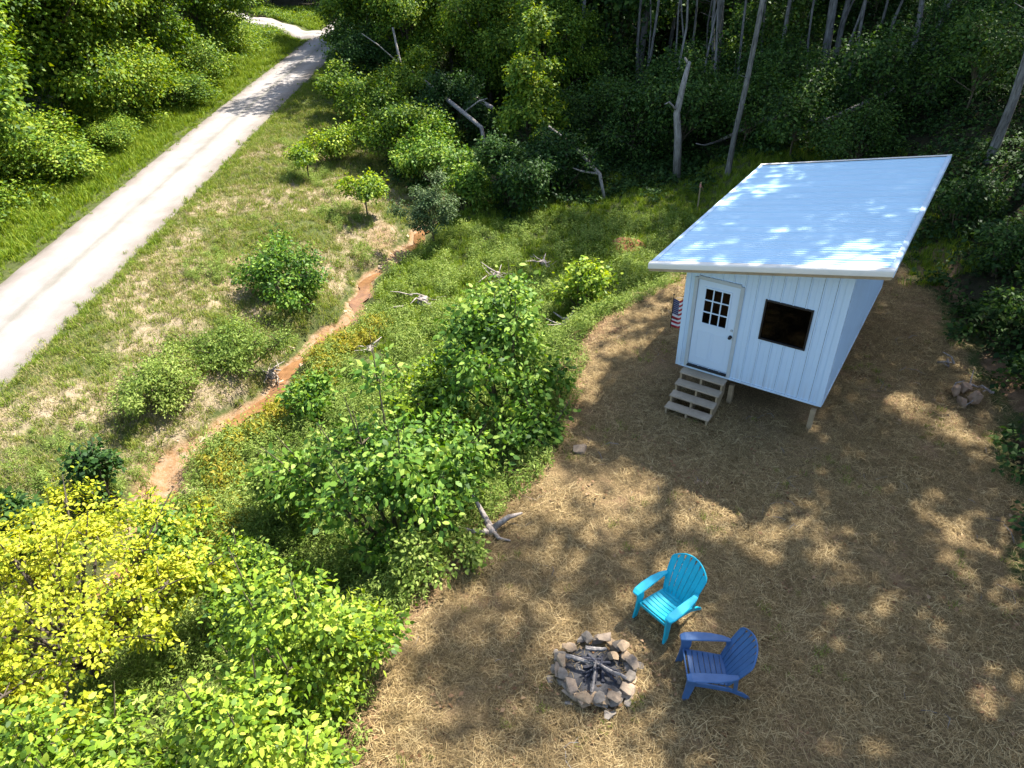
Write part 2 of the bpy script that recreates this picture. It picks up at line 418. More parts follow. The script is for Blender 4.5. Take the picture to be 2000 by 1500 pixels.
def ground_mat():
    m, nt, N, L, P = new_mat('ground_soil')
    tc = N.new('ShaderNodeTexCoord'); co = tc.outputs['Object']
    a1 = N.new('ShaderNodeAttribute'); a1.attribute_name = 'zone_a'
    a2 = N.new('ShaderNodeAttribute'); a2.attribute_name = 'zone_b'
    s1 = N.new('ShaderNodeSeparateColor'); s2 = N.new('ShaderNodeSeparateColor')
    L.new(a1.outputs['Color'], s1.inputs[0]); L.new(a2.outputs['Color'], s2.inputs[0])
    nb = noise(N, L, .9, 5, .65, co); nm_ = noise(N, L, 5, 6, .7, co); nf = noise(N, L, 38, 5, .75, co)
    def mask(sock, n, amt=.7):
        a = N.new('ShaderNodeMath'); a.operation = 'MULTIPLY_ADD'
        L.new(n.outputs['Fac'], a.inputs[0]); a.inputs[1].default_value = amt; L.new(sock, a.inputs[2])
        r = N.new('ShaderNodeMapRange'); r.interpolation_type = 'SMOOTHSTEP'
        r.inputs['From Min'].default_value = .5 + amt * .5 - .22; r.inputs['From Max'].default_value = .5 + amt * .5 + .22
        L.new(a.outputs[0], r.inputs['Value']); return r.outputs[0]
    def mixc(fac, A, B):
        x = N.new('ShaderNodeMix'); x.data_type = 'RGBA'
        L.new(fac, x.inputs[0]); L.new(A, x.inputs[6]); L.new(B, x.inputs[7]); return x.outputs[2]
    def rc(n, stops):
        r = ramp(N, stops); L.new(n.outputs['Fac'], r.inputs['Fac']); return r.outputs['Color']
    base = rc(nm_, [(.25, (.045,.06,.018)), (.5, (.085,.105,.03)), (.75, (.15,.15,.055))])
    dry = rc(nm_, [(.25, (.2,.16,.085)), (.45, (.33,.26,.16)), (.6, (.4,.31,.21)), (.8, (.24,.23,.09))])
    straw = rc(nf, [(.25, (.1,.068,.03)), (.5, (.24,.165,.08)), (.75, (.4,.29,.15))])
    soil = rc(nm_, [(.3, (.2,.115,.06)), (.7, (.38,.24,.14))])
    mud = rc(nm_, [(.25, (.16,.085,.04)), (.42, (.3,.175,.085)), (.56, (.35,.235,.14)), (.8, (.43,.36,.28))])
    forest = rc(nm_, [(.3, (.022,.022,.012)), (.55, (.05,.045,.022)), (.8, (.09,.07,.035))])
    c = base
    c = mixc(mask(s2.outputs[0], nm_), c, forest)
    c = mixc(mask(s1.outputs[2], nm_), c, dry)
    c = mixc(mask(s1.outputs[0], nm_, .5), c, straw)
    # bare patches of soil showing through the straw
    bm = N.new('ShaderNodeMath'); bm.operation = 'MULTIPLY'; 
    rr = N.new('ShaderNodeMapRange'); rr.inputs['From Min'].default_value = .56; rr.inputs['From Max'].default_value = .68
    L.new(nb.outputs['Fac'], rr.inputs['Value']); L.new(rr.outputs[0], bm.inputs[0]); L.new(s1.outputs[0], bm.inputs[1])
    c = mixc(bm.outputs[0], c, soil)
    c = mixc(mask(s2.outputs[1], nm_), c, soil)
    c = mixc(mask(s1.outputs[1], nm_), c, mud)
    # fine grain
    g = N.new('ShaderNodeMix'); g.data_type = 'RGBA'; g.blend_type = 'MULTIPLY'; g.inputs[0].default_value = .8
    gr = ramp(N, [(.3, (.5,.5,.5)), (.7, (1.25,1.25,1.25))]); L.new(nf.outputs['Fac'], gr.inputs['Fac'])
    L.new(c, g.inputs[6]); L.new(gr.outputs['Color'], g.inputs[7])
    L.new(g.outputs[2], P.inputs['Base Color'])
    P.inputs['Roughness'].default_value = .95; P.inputs['Specular IOR Level'].default_value = .15
    b = N.new('ShaderNodeBump'); b.inputs['Strength'].default_value = .9; b.inputs['Distance'].default_value = .04
    ad = N.new('ShaderNodeMath'); ad.operation = 'ADD'; L.new(nf.outputs['Fac'], ad.inputs[0]); L.new(nm_.outputs['Fac'], ad.inputs[1])
    L.new(ad.outputs[0], b.inputs['Height']); L.new(b.outputs['Normal'], P.inputs['Normal'])
    return m
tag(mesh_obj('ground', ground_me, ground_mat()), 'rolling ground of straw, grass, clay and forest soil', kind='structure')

# gravel road
def gravel_mat():
    m, nt, N, L, P = new_mat('gravel')
    uv = N.new('ShaderNodeAttribute'); uv.attribute_name = 'across'
    tc = N.new('ShaderNodeTexCoord'); co = tc.outputs['Object']
    mp = N.new('ShaderNodeMapping'); mp.inputs['Scale'].default_value = (2.2, .35, 1); L.new(co, mp.inputs['Vector'])
    n1 = noise(N, L, 2.0, 5, .65, mp.outputs['Vector']); n2 = noise(N, L, 60, 4, .8, co); n3 = noise(N, L, 1.2, 5, .6, co)
    r = ramp(N, [(0, (.17,.15,.12)), (.14, (.27,.24,.215)), (.3, (.37,.345,.325)), (.44, (.31,.285,.27)), (.5, (.23,.22,.19)), (.56, (.31,.285,.27)), (.72, (.37,.345,.325)), (.88, (.27,.24,.22)), (1, (.17,.15,.12))])
    ad = N.new('ShaderNodeMath'); ad.operation = 'MULTIPLY_ADD'; L.new(n1.outputs['Fac'], ad.inputs[0]); ad.inputs[1].default_value = .14
    sb = N.new('ShaderNodeMath'); sb.operation = 'SUBTRACT'; L.new(uv.outputs['Fac'], sb.inputs[0]); sb.inputs[1].default_value = .07
    L.new(sb.outputs[0], ad.inputs[2]); L.new(ad.outputs[0], r.inputs['Fac'])
    g = N.new('ShaderNodeMix'); g.data_type = 'RGBA'; g.blend_type = 'MULTIPLY'; g.inputs[0].default_value = .7
    gr = ramp(N, [(.3, (.55,.54,.52)), (.65, (1.12,1.12,1.12))]); L.new(n2.outputs['Fac'], gr.inputs['Fac'])
    pt = N.new('ShaderNodeMix'); pt.data_type = 'RGBA'; pt.blend_type = 'MULTIPLY'; pt.inputs[0].default_value = 1.0
    pr_ = ramp(N, [(.35, (.88,.86,.83)), (.6, (1.03,1.03,1.03))]); L.new(n3.outputs['Fac'], pr_.inputs['Fac'])
    L.new(r.outputs['Color'], pt.inputs[6]); L.new(pr_.outputs['Color'], pt.inputs[7])
    L.new(pt.outputs[2], g.inputs[6]); L.new(gr.outputs['Color'], g.inputs[7])
    L.new(g.outputs[2], P.inputs['Base Color']); P.inputs['Roughness'].default_value = .95; P.inputs['Specular IOR Level'].default_value = .2
    b = N.new('ShaderNodeBump'); b.inputs['Strength'].default_value = .8; b.inputs['Distance'].default_value = .02
    L.new(n2.outputs['Fac'], b.inputs['Height']); L.new(b.outputs['Normal'], P.inputs['Normal'])
    return m
MT['gravel'] = gravel_mat()
def strip(name, cl, width, lift, nacross, prof, mat, edge=.016):
    cl = np.array(cl, float); m = len(cl)
    T = np.gradient(cl, axis=0); T /= np.linalg.norm(T, axis=1)[:, None]
    Nn = np.stack([-T[:, 1], T[:, 0]], -1)
    t = np.linspace(-1, 1, nacross)
    s = np.cumsum(np.r_[0, np.linalg.norm(np.diff(cl, axis=0), axis=1)])
    wl = width / 2 + edge * (np.sin(s * 1.9) + .7 * np.sin(s * 4.3 + 1) + .5 * np.sin(s * 9.1)) ; wr = width / 2 + edge * (np.sin(s * 1.5 + 2) + .7 * np.sin(s * 3.7) + .5 * np.sin(s * 8.3 + 1))
    off = np.where(t[None, :] > 0, t[None, :] * wl[:, None], t[None, :] * wr[:, None])
    XY = cl[:, None, :] + Nn[:, None, :] * off[:, :, None]
    Z = lift(XY[..., 0], XY[..., 1]) + prof(t)[None, :]
    V = np.concatenate([XY, Z[..., None]], -1).reshape(-1, 3)
    i = (np.arange(m - 1)[:, None] * nacross + np.arange(nacross - 1)[None, :]).ravel()
    F = np.stack([i, i + 1, i + nacross + 1, i + nacross], -1)[:, ::-1]
    me = np_mesh(name, V, F)
    me.polygons.foreach_set('use_smooth', [True] * len(me.polygons))
    a = me.attributes.new('across', 'FLOAT', 'POINT')
    a.data.foreach_set('value', np.tile((t + 1) / 2, m).astype(np.float32))
    return mesh_obj(name, me, mat)
ry = np.arange(-25, 150, .5)
road = strip('road', np.stack([-14.38 + .1 * np.sin(ry * .11), ry], -1), 3.7, lambda x, y: np.full_like(x, -.6) + .02 * np.maximum(0, y - 60) * 0, 25,
             lambda t: .075 * (1 - t ** 2) - .035 * np.exp(-((np.abs(t) - .45) / .16) ** 2) - .05 * np.clip((np.abs(t) - .93) / .07, 0, 1), MT['gravel'])
tag(road, 'pale gravel lane with two worn wheel tracks', kind='structure')
sp_ = np.array([(-14.2, 66.8), (-16.2, 68.0), (-18.6, 69.6), (-21.2, 71.8), (-25, 74.5), (-31, 77.5), (-40, 80)])
sk = np.linspace(0, 6, 60)
side = strip('side_road', np.stack([np.interp(sk, range(7), sp_[:, 0]), np.interp(sk, range(7), sp_[:, 1])], -1), 3.4,
             lambda x, y: height(x, y) + .09, 9, lambda t: .09 * (1 - t ** 2) - .15 * np.clip((np.abs(t) - .9) / .1, 0, 1), MT['gravel'])
tag(side, 'pale gravel track turning off the lane into the trees', kind='structure')

def water_mat():
    m, nt, N, L, P = new_mat('muddy_water')
    tc = N.new('ShaderNodeTexCoord')
    n = noise(N, L, 3.5, 4, .6, tc.outputs['Object'])
    r = ramp(N, [(.3, (.13,.065,.03)), (.7, (.26,.135,.06))]); L.new(n.outputs['Fac'], r.inputs['Fac'])
    L.new(r.outputs['Color'], P.inputs['Base Color']); P.inputs['Roughness'].default_value = .14; P.inputs['IOR'].default_value = 1.33
    n2 = noise(N, L, 14, 3, .5, tc.outputs['Object']); b = N.new('ShaderNodeBump'); b.inputs['Strength'].default_value = .25; b.inputs['Distance'].default_value = .02
    L.new(n2.outputs['Fac'], b.inputs['Height']); L.new(b.outputs['Normal'], P.inputs['Normal'])
    return m
wy = np.arange(9.5, 31.5, .2)
stream = strip('stream', np.stack([xs_at(wy), wy], -1), .46, lambda x, y: np.full_like(x, -2.125), 5, lambda t: 0 * t, water_mat(), .07)
tag(stream, 'shallow orange brown stream trickling through the gully', kind='structure')

# ------------------------------------------------------------------ cabin
CY = math.radians(-34.2)
cabin = empty('cabin', (3.60, 13.10, 0.70), CY)
tag(cabin, 'small white metal cabin on posts with a pale blue shed roof', 'cabin')
CW, CD = 3.03, 6.10            # width along the front, depth
SLOPE = math.tan(math.radians(11.6))
def wall_top(u): return 2.41 + SLOPE * u
DOOR = (.24, 1.115, .10, 2.10)     # opening u0 u1 w0 w1
WIN = (1.60, 2.50, 1.114, 1.994)

def wall_panels(parent, length, top, openings, place, pitch=.2275):
    """vertical ribbed panels; place(s, out, w) maps wall coordinates to cabin coordinates"""
    n = int(round(length / pitch)); p = length / n
    def cell(mb, a, b, w0, w1a, w1b, o0, o1):
        mb.hexa([place(a, o0, w0), place(b, o0, w0), place(b, o1, w0), place(a, o1, w0),
                 place(a, o0, w1a), place(b, o0, w1b), place(b, o1, w1b), place(a, o1, w1a)])
    for i in range(n):
        a, b = i * p + .004, (i + 1) * p - .004
        mbs = {0: MB(), 1: MB()}
        inside = any(o[0] <= a and b <= o[1] for o in openings)
        # rib at the start, flat tray, two faint stiffening swages
        prof = [(a, a + .022, .02), (a + .022, a + p * .48, 0.0), (a + p * .48, a + p * .54, .006), (a + p * .54, b, 0.0)]
        for (s0, s1, h) in prof:
            cuts = sorted({s0, s1} | {e for o in openings for e in o[:2] if s0 < e < s1})
            for c0, c1 in zip(cuts, cuts[1:]):
                mid = (c0 + c1) / 2
                seg = [(0.0, None)]
                for o in openings:
                    if o[0] <= mid <= o[1]:
                        seg = [(0.0, o[2]), (o[3], None)]
                for q, (w0, w1) in enumerate(seg):
                    wa = top(c0) if w1 is None else w1; wb = top(c1) if w1 is None else w1
                    if min(wa, wb) - w0 > .005:
                        cell(mbs[q if inside else 0], c0, c1, w0, wa, wb, -.006, .002 + h)
        for mb in mbs.values():
            if mb.v: mb.build('wall_panel', MT['white_metal'], parent)

front = MB().box((CW / 2, .035, .04), (CW - .1, .05, .08)).build('front_wall', MT['lumber'], cabin)
wall_panels(front, CW, wall_top, [DOOR, WIN], lambda s, o, w: (s, -o, w))
right_wall = MB().box((CW - .035, CD / 2, .04), (.05, CD - .1, .08)).build('right_wall', MT['lumber'], cabin)
wall_panels(right_wall, CD, lambda s: wall_top(CW), [], lambda s, o, w: (CW + o, s, w))
left_wall = MB().box((.035, CD / 2, .04), (.05, CD - .1, .08)).build('left_wall', MT['lumber'], cabin)
wall_panels(left_wall, CD, lambda s: wall_top(0), [], lambda s, o, w: (-o, CD - s, w))
back_wall = MB().box((CW / 2, CD - .035, .04), (CW - .1, .05, .08)).build('back_wall', MT['lumber'], cabin)
wall_panels(back_wall, CW, lambda s: wall_top(CW - s), [], lambda s, o, w: (CW - s, CD + o, w))
for (u, v, h) in ((-.001, -.001, wall_top(0)), (CW + .001, -.001, wall_top(CW)), (CW + .001, CD + .001, wall_top(CW)), (-.001, CD + .001, wall_top(0))):
    su = 1 if u < 1 else -1; sv = 1 if v < 1 else -1
    m = MB()
    m.box((u + su * .035, v - sv * .012, h / 2 - .012), (.1, .016, h + .02))
    m.box((u - su * .012, v + sv * .035, h / 2 - .012), (.016, .094, h + .02))
    m.build('corner_trim', MT['white_metal'], cabin)
m = MB().box((CW / 2, -.018, .0), (CW - .12, .02, .045)); m.build('base_trim', MT['white_metal'], cabin)
MB().box((CW + .018, CD / 2, .0), (.02, CD - .12, .045)).build('base_trim', MT['white_metal'], cabin)
# floor and framing
MB().box((CW / 2, CD / 2, -.03), (CW - .04, CD - .04, .05)).build('floor', MT['plywood'], cabin)
for v in (.5, CD / 2, CD - .5):
    MB().box((CW / 2, v, -.145), (CW - .06, .09, .18)).build('floor_beam', MT['lumber'], cabin)
for v in (.16, CD / 2 + .01, CD - .16):
    for u in (.12, 1.22, CW - .12):
        MB().box((u, v, -.235 - .5), (.1, .1, 1.0)).build('post', MT['lumber'], cabin, .006)
# inner lining
MB().box((CW / 2, CD - .075, 1.2), (CW - .16, .02, 2.4)).build('inner_lining', MT['plywood'], cabin)
MB().box((CW - .075, CD / 2, 1.25), (.02, CD - .2, 2.5)).build('inner_lining', MT['plywood'], cabin)
MB().box((.075, CD / 2, 1.15), (.02, CD - .2, 2.3)).build('inner_lining', MT['plywood'], cabin)

# roof: panels run down the slope, ribs across the picture
RU, RV, RW_, RD = -.63, -.51, 4.25, 7.10
roof = MB()
zr0 = 2.40
def rz(u): return zr0 + SLOPE * (u - RU)
roof.hexa([(RU + .02, RV + .03, rz(RU) - .12), (RU + RW_ - .02, RV + .03, rz(RU + RW_) - .12), (RU + RW_ - .02, RV + RD - .03, rz(RU + RW_) - .12), (RU + .02, RV + RD - .03, rz(RU) - .12),
           (RU + .02, RV + .03, rz(RU) - .03), (RU + RW_ - .02, RV + .03, rz(RU + RW_) - .03), (RU + RW_ - .02, RV + RD - .03, rz(RU + RW_) - .03), (RU + .02, RV + RD - .03, rz(RU) - .03)])
roof = roof.build('roof', MT['lumber'], cabin)
npan = 8; pw = RD / npan
for i in range(npan):
    v0 = RV + i * pw
    prof = []
    k = 8
    for j in range(k):
        a = v0 + pw * j / k
        hh = .026 if j % 4 == 0 else .016
        prof += [(a, 0.0), (a + .014, hh), (a + .032, hh), (a + .046, 0.0)]
    prof.append((v0 + pw + (.02 if i < npan - 1 else 0), 0.001))
    V = []; F = []
    lift = -.012 + .0012 * (i % 2)
    for (v, h) in prof:
        for u in (RU, RU + RW_):
            V.append((u, v, rz(u) + h + lift))
    for (v, h) in prof:
        for u in (RU, RU + RW_):
            V.append((u, v, rz(u) + h + lift - .004))
    n = len(prof); o = 2 * n
    for j in range(n - 1):
        F.append((2*j, 2*j+1, 2*j+3, 2*j+2)); F.append((o+2*j+2, o+2*j+3, o+2*j+1, o+2*j))
    for j in range(n - 1):
        F.append((2*j, 2*j+2, o+2*j+2, o+2*j)); F.append((2*j+3, 2*j+1, o+2*j+1, o+2*j+3))
    F.append((0, o, o+1, 1)); F.append((2*n-2, 2*n-1, o+2*n-1, o+2*n-2))
    MB().add(V, F).build('roof_panel', MT['roof_metal'], roof)
# rake trim along the front and back, eave and high-side trim
for v, s in ((RV, -1), (RV + RD, 1)):
    m = MB()
    pts = [(RU - .015, v, rz(RU - .015)), (RU + RW_ + .015, v, rz(RU + RW_ + .015))]
    # rounded cap in section (across v, up w)
    sec = [(.10, .028), (.02, .034), (-.012, .028), (-.03, .008), (-.034, -.03), (-.034, -.085), (-.02, -.1), (.0, -.1)]
    V = []
    for p in pts:
        for (dv, dw) in sec: V.append((p[0], v - s * dv, p[2] + dw))
    n = len(sec)
    F = [(j, j + 1, n + j + 1, n + j) for j in range(n - 1)] + [tuple(range(n)), tuple(range(2 * n - 1, n - 1, -1))]
    m.add(V, F); m.build('rake_trim', MT['trim_cream'], roof, smooth=False)
    MB().hexa([(RU + .0, v - s * .004 - .012, rz(RU) - .155), (RU + RW_, v - s * .004 - .012, rz(RU + RW_) - .155), (RU + RW_, v - s * .004 + .012, rz(RU + RW_) - .155), (RU, v - s * .004 + .012, rz(RU) - .155),
               (RU + .0, v - s * .004 - .012, rz(RU) - .09), (RU + RW_, v - s * .004 - .012, rz(RU + RW_) - .09), (RU + RW_, v - s * .004 + .012, rz(RU + RW_) - .09), (RU, v - s * .004 + .012, rz(RU) - .09)]).build('fascia_board', MT['lumber'], roof)
for u in (RU, RU + RW_):
    s = -1 if u < 0 else 1
    MB().box((u + s * .012, RV + RD / 2, rz(u) - .055), (.02, RD - .02, .12)).box((u - s * .03, RV + RD / 2, rz(u) + .016), (.075, RD - .02, .006)).build('eave_trim', MT['white_metal'], roof)

# door
du0, du1, dw0, dw1 = DOOR
frame = MB()
frame.box((du0 - .03, -.02, (dw0 + dw1) / 2 - .02), (.075, .045, dw1 - dw0 + .1))
frame.box((du1 + .03, -.02, (dw0 + dw1) / 2 - .02), (.075, .045, dw1 - dw0 + .1))
frame.box(((du0 + du1) / 2, -.02, dw1 + .03), (du1 - du0 - .015, .045, .075))
frame.build('door_frame', MT['door_trim'], cabin, .004)
MB().box(((du0 + du1) / 2, -.03, dw0 - .03), (du1 - du0 - .015, .09, .035)).build('threshold', MT['black'], cabin)
sl0, sl1, sb0, sb1 = du0 + .012, du1 - .012, dw0 + .015, dw1 - .012
gl = (.415, .935, 1.13, 1.93)      # glazed area
slab = MB()
slab.box(((sl0 + gl[0]) / 2, .012, (sb0 + sb1) / 2), (gl[0] - sl0, .045, sb1 - sb0))
slab.box(((gl[1] + sl1) / 2, .012, (sb0 + sb1) / 2), (sl1 - gl[1], .045, sb1 - sb0))
slab.box(((gl[0] + gl[1]) / 2, .012, (sb0 + gl[2]) / 2), (gl[1] - gl[0], .045, gl[2] - sb0))
slab.box(((gl[0] + gl[1]) / 2, .012, (gl[3] + sb1) / 2), (gl[1] - gl[0], .045, sb1 - gl[3]))
# raised border of two lower panels
for a, b in ((sl0 + .11, .655), (.695, sl1 - .11)):
    for (c0, c1, w0, w1) in ((a, b, .28, .295), (a, b, .93, .945), (a, a + .015, .295, .93), (b - .015, b, .295, .93)):
        slab.box(((c0 + c1) / 2, -.013, (w0 + w1) / 2), (c1 - c0, .006, w1 - w0))
door = slab.build('door', MT['door_white'], cabin)
door['label'] = 'white door with nine small panes'
mb = MB()
for (c0, c1, w0, w1) in ((gl[0] - .02, gl[1] + .02, gl[2] - .02, gl[2] + .012), (gl[0] - .02, gl[1] + .02, gl[3] - .012, gl[3] + .02), (gl[0] - .02, gl[0] + .012, gl[2] + .012, gl[3] - .012), (gl[1] - .012, gl[1] + .02, gl[2] + .012, gl[3] - .012)):
    mb.box(((c0 + c1) / 2, -.02, (w0 + w1) / 2), (c1 - c0, .018, w1 - w0))
mb.build('glazing_frame', MT['door_white'], door)
pu, pwid = (gl[1] - gl[0]) / 3, (gl[3] - gl[2]) / 3
for i in (1, 2):
    MB().box((gl[0] + pu * i, -.014, (gl[2] + gl[3]) / 2), (.024, .016, gl[3] - gl[2] - .024)).build('glazing_bar', MT['door_white'], door)
for j in (1, 2):
    for i in range(3):
        MB().box((gl[0] + pu * (i + .5), -.0145, gl[2] + pwid * j), (pu - .024, .016, .024)).build('glazing_bar', MT['door_white'], door)
for i in range(3):
    for j in range(3):
        MB().box((gl[0] + pu * (i + .5), .006, gl[2] + pwid * (j + .5)), (pu - .004, .006, pwid - .004)).build('pane', MT['glass'], door)
kn = MB().tube([(1.055, -.012, .98), (1.055, -.03, .98), (1.055, -.032, .98), (1.055, -.06, .98), (1.055, -.062, .98), (1.055, -.085, .98), (1.055, -.1, .98)], [.036, .036, .014, .014, .03, .034, .018], 12)
kn.build('handle', MT['black'], door, smooth=False)
MB().tube([(1.055, -.012, 1.13), (1.055, -.028, 1.13), (1.055, -.034, 1.13)], [.026, .026, .02], 12).build('lock', MT['door_trim'], door)

# window
wu0, wu1, ww0, ww1 = WIN
mb = MB()
t = .035
mb.box(((wu0 + wu1) / 2, -.008, ww0 + t / 2), (wu1 - wu0, .05, t)).box(((wu0 + wu1) / 2, -.008, ww1 - t / 2), (wu1 - wu0, .05, t))
mb.box((wu0 + t / 2, -.008, (ww0 + ww1) / 2), (t, .05, ww1 - ww0 - 2 * t)).box((wu1 - t / 2, -.008, (ww0 + ww1) / 2), (t, .05, ww1 - ww0 - 2 * t))
win = mb.build('window', MT['black'], cabin, .003)
win['label'] = 'square dark window in a thin black frame'
MB().box(((wu0 + wu1) / 2, .004, (ww0 + ww1) / 2), (wu1 - wu0 - 2 * t, .006, ww1 - ww0 - 2 * t)).build('pane', MT['glass'], win)

# things inside, seen through the panes
CMAT = Matrix.Translation((3.60, 13.10, 0.70)) @ Matrix.Rotation(CY, 4, 'Z')
def cab(u, v, w): return CMAT @ Vector((u, v, w))
tb = empty('table', cab(.85, .95, 0), CY)
tag(tb, 'orange brown wooden table inside, seen through the door panes', 'table')
MB().box((0, 0, .74), (.8, .6, .04)).build('table_top', MT['orange_wood'], tb, .006)
for sx in (-1, 1):
    for sy in (-1, 1):
        MB().box((sx * .35, sy * .25, .36), (.05, .05, .72)).build('leg', MT['orange_wood'], tb)
jug = MB().tube([(0, 0, 0), (0, 0, .02), (0, 0, .16), (0, 0, .22), (0, 0, .27)], [.07, .085, .085, .05, .04], 14).build('jug', MT['door_white'], None, smooth=True)
jug.location = cab(.62, .8, .76); tag(jug, 'white jug on the table inside the door', 'jug')

# steps
steps = empty('wooden_steps', cab(.20, -.03, -.7), CY)
tag(steps, 'open wooden steps of four treads below the cabin door', 'steps')
SW = .93
tr = [(-.10, .645), (-.335, .485), (-.57, .325), (-.805, .165)]   # v, w of each tread
for k, (v, w) in enumerate(tr):
    MB().box((SW / 2, v, w), (SW + .04, .235, .038)).build('tread', MT['deck_board'], steps, .005)
for u in (.02, SW / 2, SW - .02):
    m = MB()
    prof = [(.0, .60), (-.19, .62)]
    poly = []
    for (v, w) in tr:
        poly += [(v + .117, w - .0195), (v - .105, w - .0195)]
        poly += [(v - .105, w - .16 - .0195 + .0001)] if (v, w) != tr[-1] else []
    # saw-tooth board drawn as convex slices
    sl_pts = []
    for k, (v, w) in enumerate(tr):
        va, vb = v + .1175, v - .1175
        low_a = max(0.0, w - .33); low_b = max(-.03, w - .33 - .16)
        m.hexa([(u - .019, vb, low_b), (u + .019, vb, low_b), (u + .019, va, low_a), (u - .019, va, low_a),
                (u - .019, vb, w - .0195), (u + .019, vb, w - .0195), (u + .019, va, w - .0195), (u - .019, va, w - .0195)])
    m.build('stringer', MT['lumber'], steps)

# flag
def flag_mat():
    m, nt, N, L, P = new_mat('flag_cloth')
    at = N.new('ShaderNodeUVMap')
    sx = N.new('ShaderNodeSeparateXYZ'); L.new(at.outputs[0], sx.inputs[0])
    mul = N.new('ShaderNodeMath'); mul.operation = 'MULTIPLY'; L.new(sx.outputs['Y'], mul.inputs[0]); mul.inputs[1].default_value = 6.5
    fr = N.new('ShaderNodeMath'); fr.operation = 'FRACT'; L.new(mul.outputs[0], fr.inputs[0])
    gt = N.new('ShaderNodeMath'); gt.operation = 'LESS_THAN'; L.new(fr.outputs[0], gt.inputs[0]); gt.inputs[1].default_value = .5
    c1 = N.new('ShaderNodeMix'); c1.data_type = 'RGBA'; L.new(gt.outputs[0], c1.inputs[0])
    c1.inputs[6].default_value = (.75,.72,.74,1); c1.inputs[7].default_value = (.4,.02,.035,1)
    a = N.new('ShaderNodeMath'); a.operation = 'GREATER_THAN'; L.new(sx.outputs['Y'], a.inputs[0]); a.inputs[1].default_value = 6 / 13
    b = N.new('ShaderNodeMath'); b.operation = 'LESS_THAN'; L.new(sx.outputs['X'], b.inputs[0]); b.inputs[1].default_value = .4
    ab = N.new('ShaderNodeMath'); ab.operation = 'MULTIPLY'; L.new(a.outputs[0], ab.inputs[0]); L.new(b.outputs[0], ab.inputs[1])
    vo = N.new('ShaderNodeTexVoronoi'); vo.inputs['Randomness'].default_value = 0.0; vo.inputs['Scale'].default_value = 1.0
    mp = N.new('ShaderNodeMapping'); mp.inputs['Scale'].default_value = (20, 15, 1); L.new(at.outputs[0], mp.inputs['Vector']); L.new(mp.outputs[0], vo.inputs['Vector'])
    st = N.new('ShaderNodeMath'); st.operation = 'LESS_THAN'; L.new(vo.outputs['Distance'], st.inputs[0]); st.inputs[1].default_value = .22
    c2 = N.new('ShaderNodeMix'); c2.data_type = 'RGBA'; L.new(st.outputs[0], c2.inputs[0])
    c2.inputs[6].default_value = (.02,.02,.1,1); c2.inputs[7].default_value = (.7,.7,.75,1)
    c3 = N.new('ShaderNodeMix'); c3.data_type = 'RGBA'; L.new(ab.outputs[0], c3.inputs[0]); L.new(c1.outputs[2], c3.inputs[6]); L.new(c2.outputs[2], c3.inputs[7])
    L.new(c3.outputs[2], P.inputs['Base Color']); P.inputs['Roughness'].default_value = .8
    return m
fl = empty('flag', cab(-.40, .55, .52), CY)
tag(fl, 'small flag with red and white stripes hanging beside the cabin door', 'flag')
FH, FW = .68, .62
ns, nt_ = 24, 16
V = []; UVs = []
for j in range(nt_ + 1):
    t = j / nt_
    for i in range(ns + 1):
        s = i / ns
        x = -.03 + .36 * s + .0 * t
        y = .09 * math.sin(s * 7.5 + .6 * t) * (.3 + s)
        z = FH * t - .1 * s * (1 - .3 * t) + .13 * s - .05 * math.sin(s * 6)
        V.append((x, y, z)); UVs.append((s, t))
F = [(j * (ns + 1) + i, j * (ns + 1) + i + 1, (j + 1) * (ns + 1) + i + 1, (j + 1) * (ns + 1) + i) for j in range(nt_) for i in range(ns)]
me = bpy.data.meshes.new('cloth'); me.from_pydata(V, [], F)
uvl = me.uv_layers.new(name='UVMap')
for lp in me.loops: uvl.data[lp.index].uv = UVs[lp.vertex_index]
me.polygons.foreach_set('use_smooth', [True] * len(me.polygons))
cl = mesh_obj('cloth', me, flag_mat(), fl)
sol = cl.modifiers.new('thick', 'SOLIDIFY'); sol.thickness = .002
MB().tube([(-.035, 0, -.06), (-.035, 0, FH + .07)], .009, 8).build('pole', MT['black'], fl)
MB().tube([(-.035, 0, FH * .3), (.15, 0, FH * .3 - .02), (.392, 0, FH * .3 - .02)], .008, 6).build('bracket', MT['black'], fl)
MB().tube([(-.035, 0, FH + .07), (-.035, 0, FH + .085), (-.035, 0, FH + .1), (-.035, 0, FH + .115)], [.01, .02, .02, .008], 10).build('finial', MT['black'], fl)

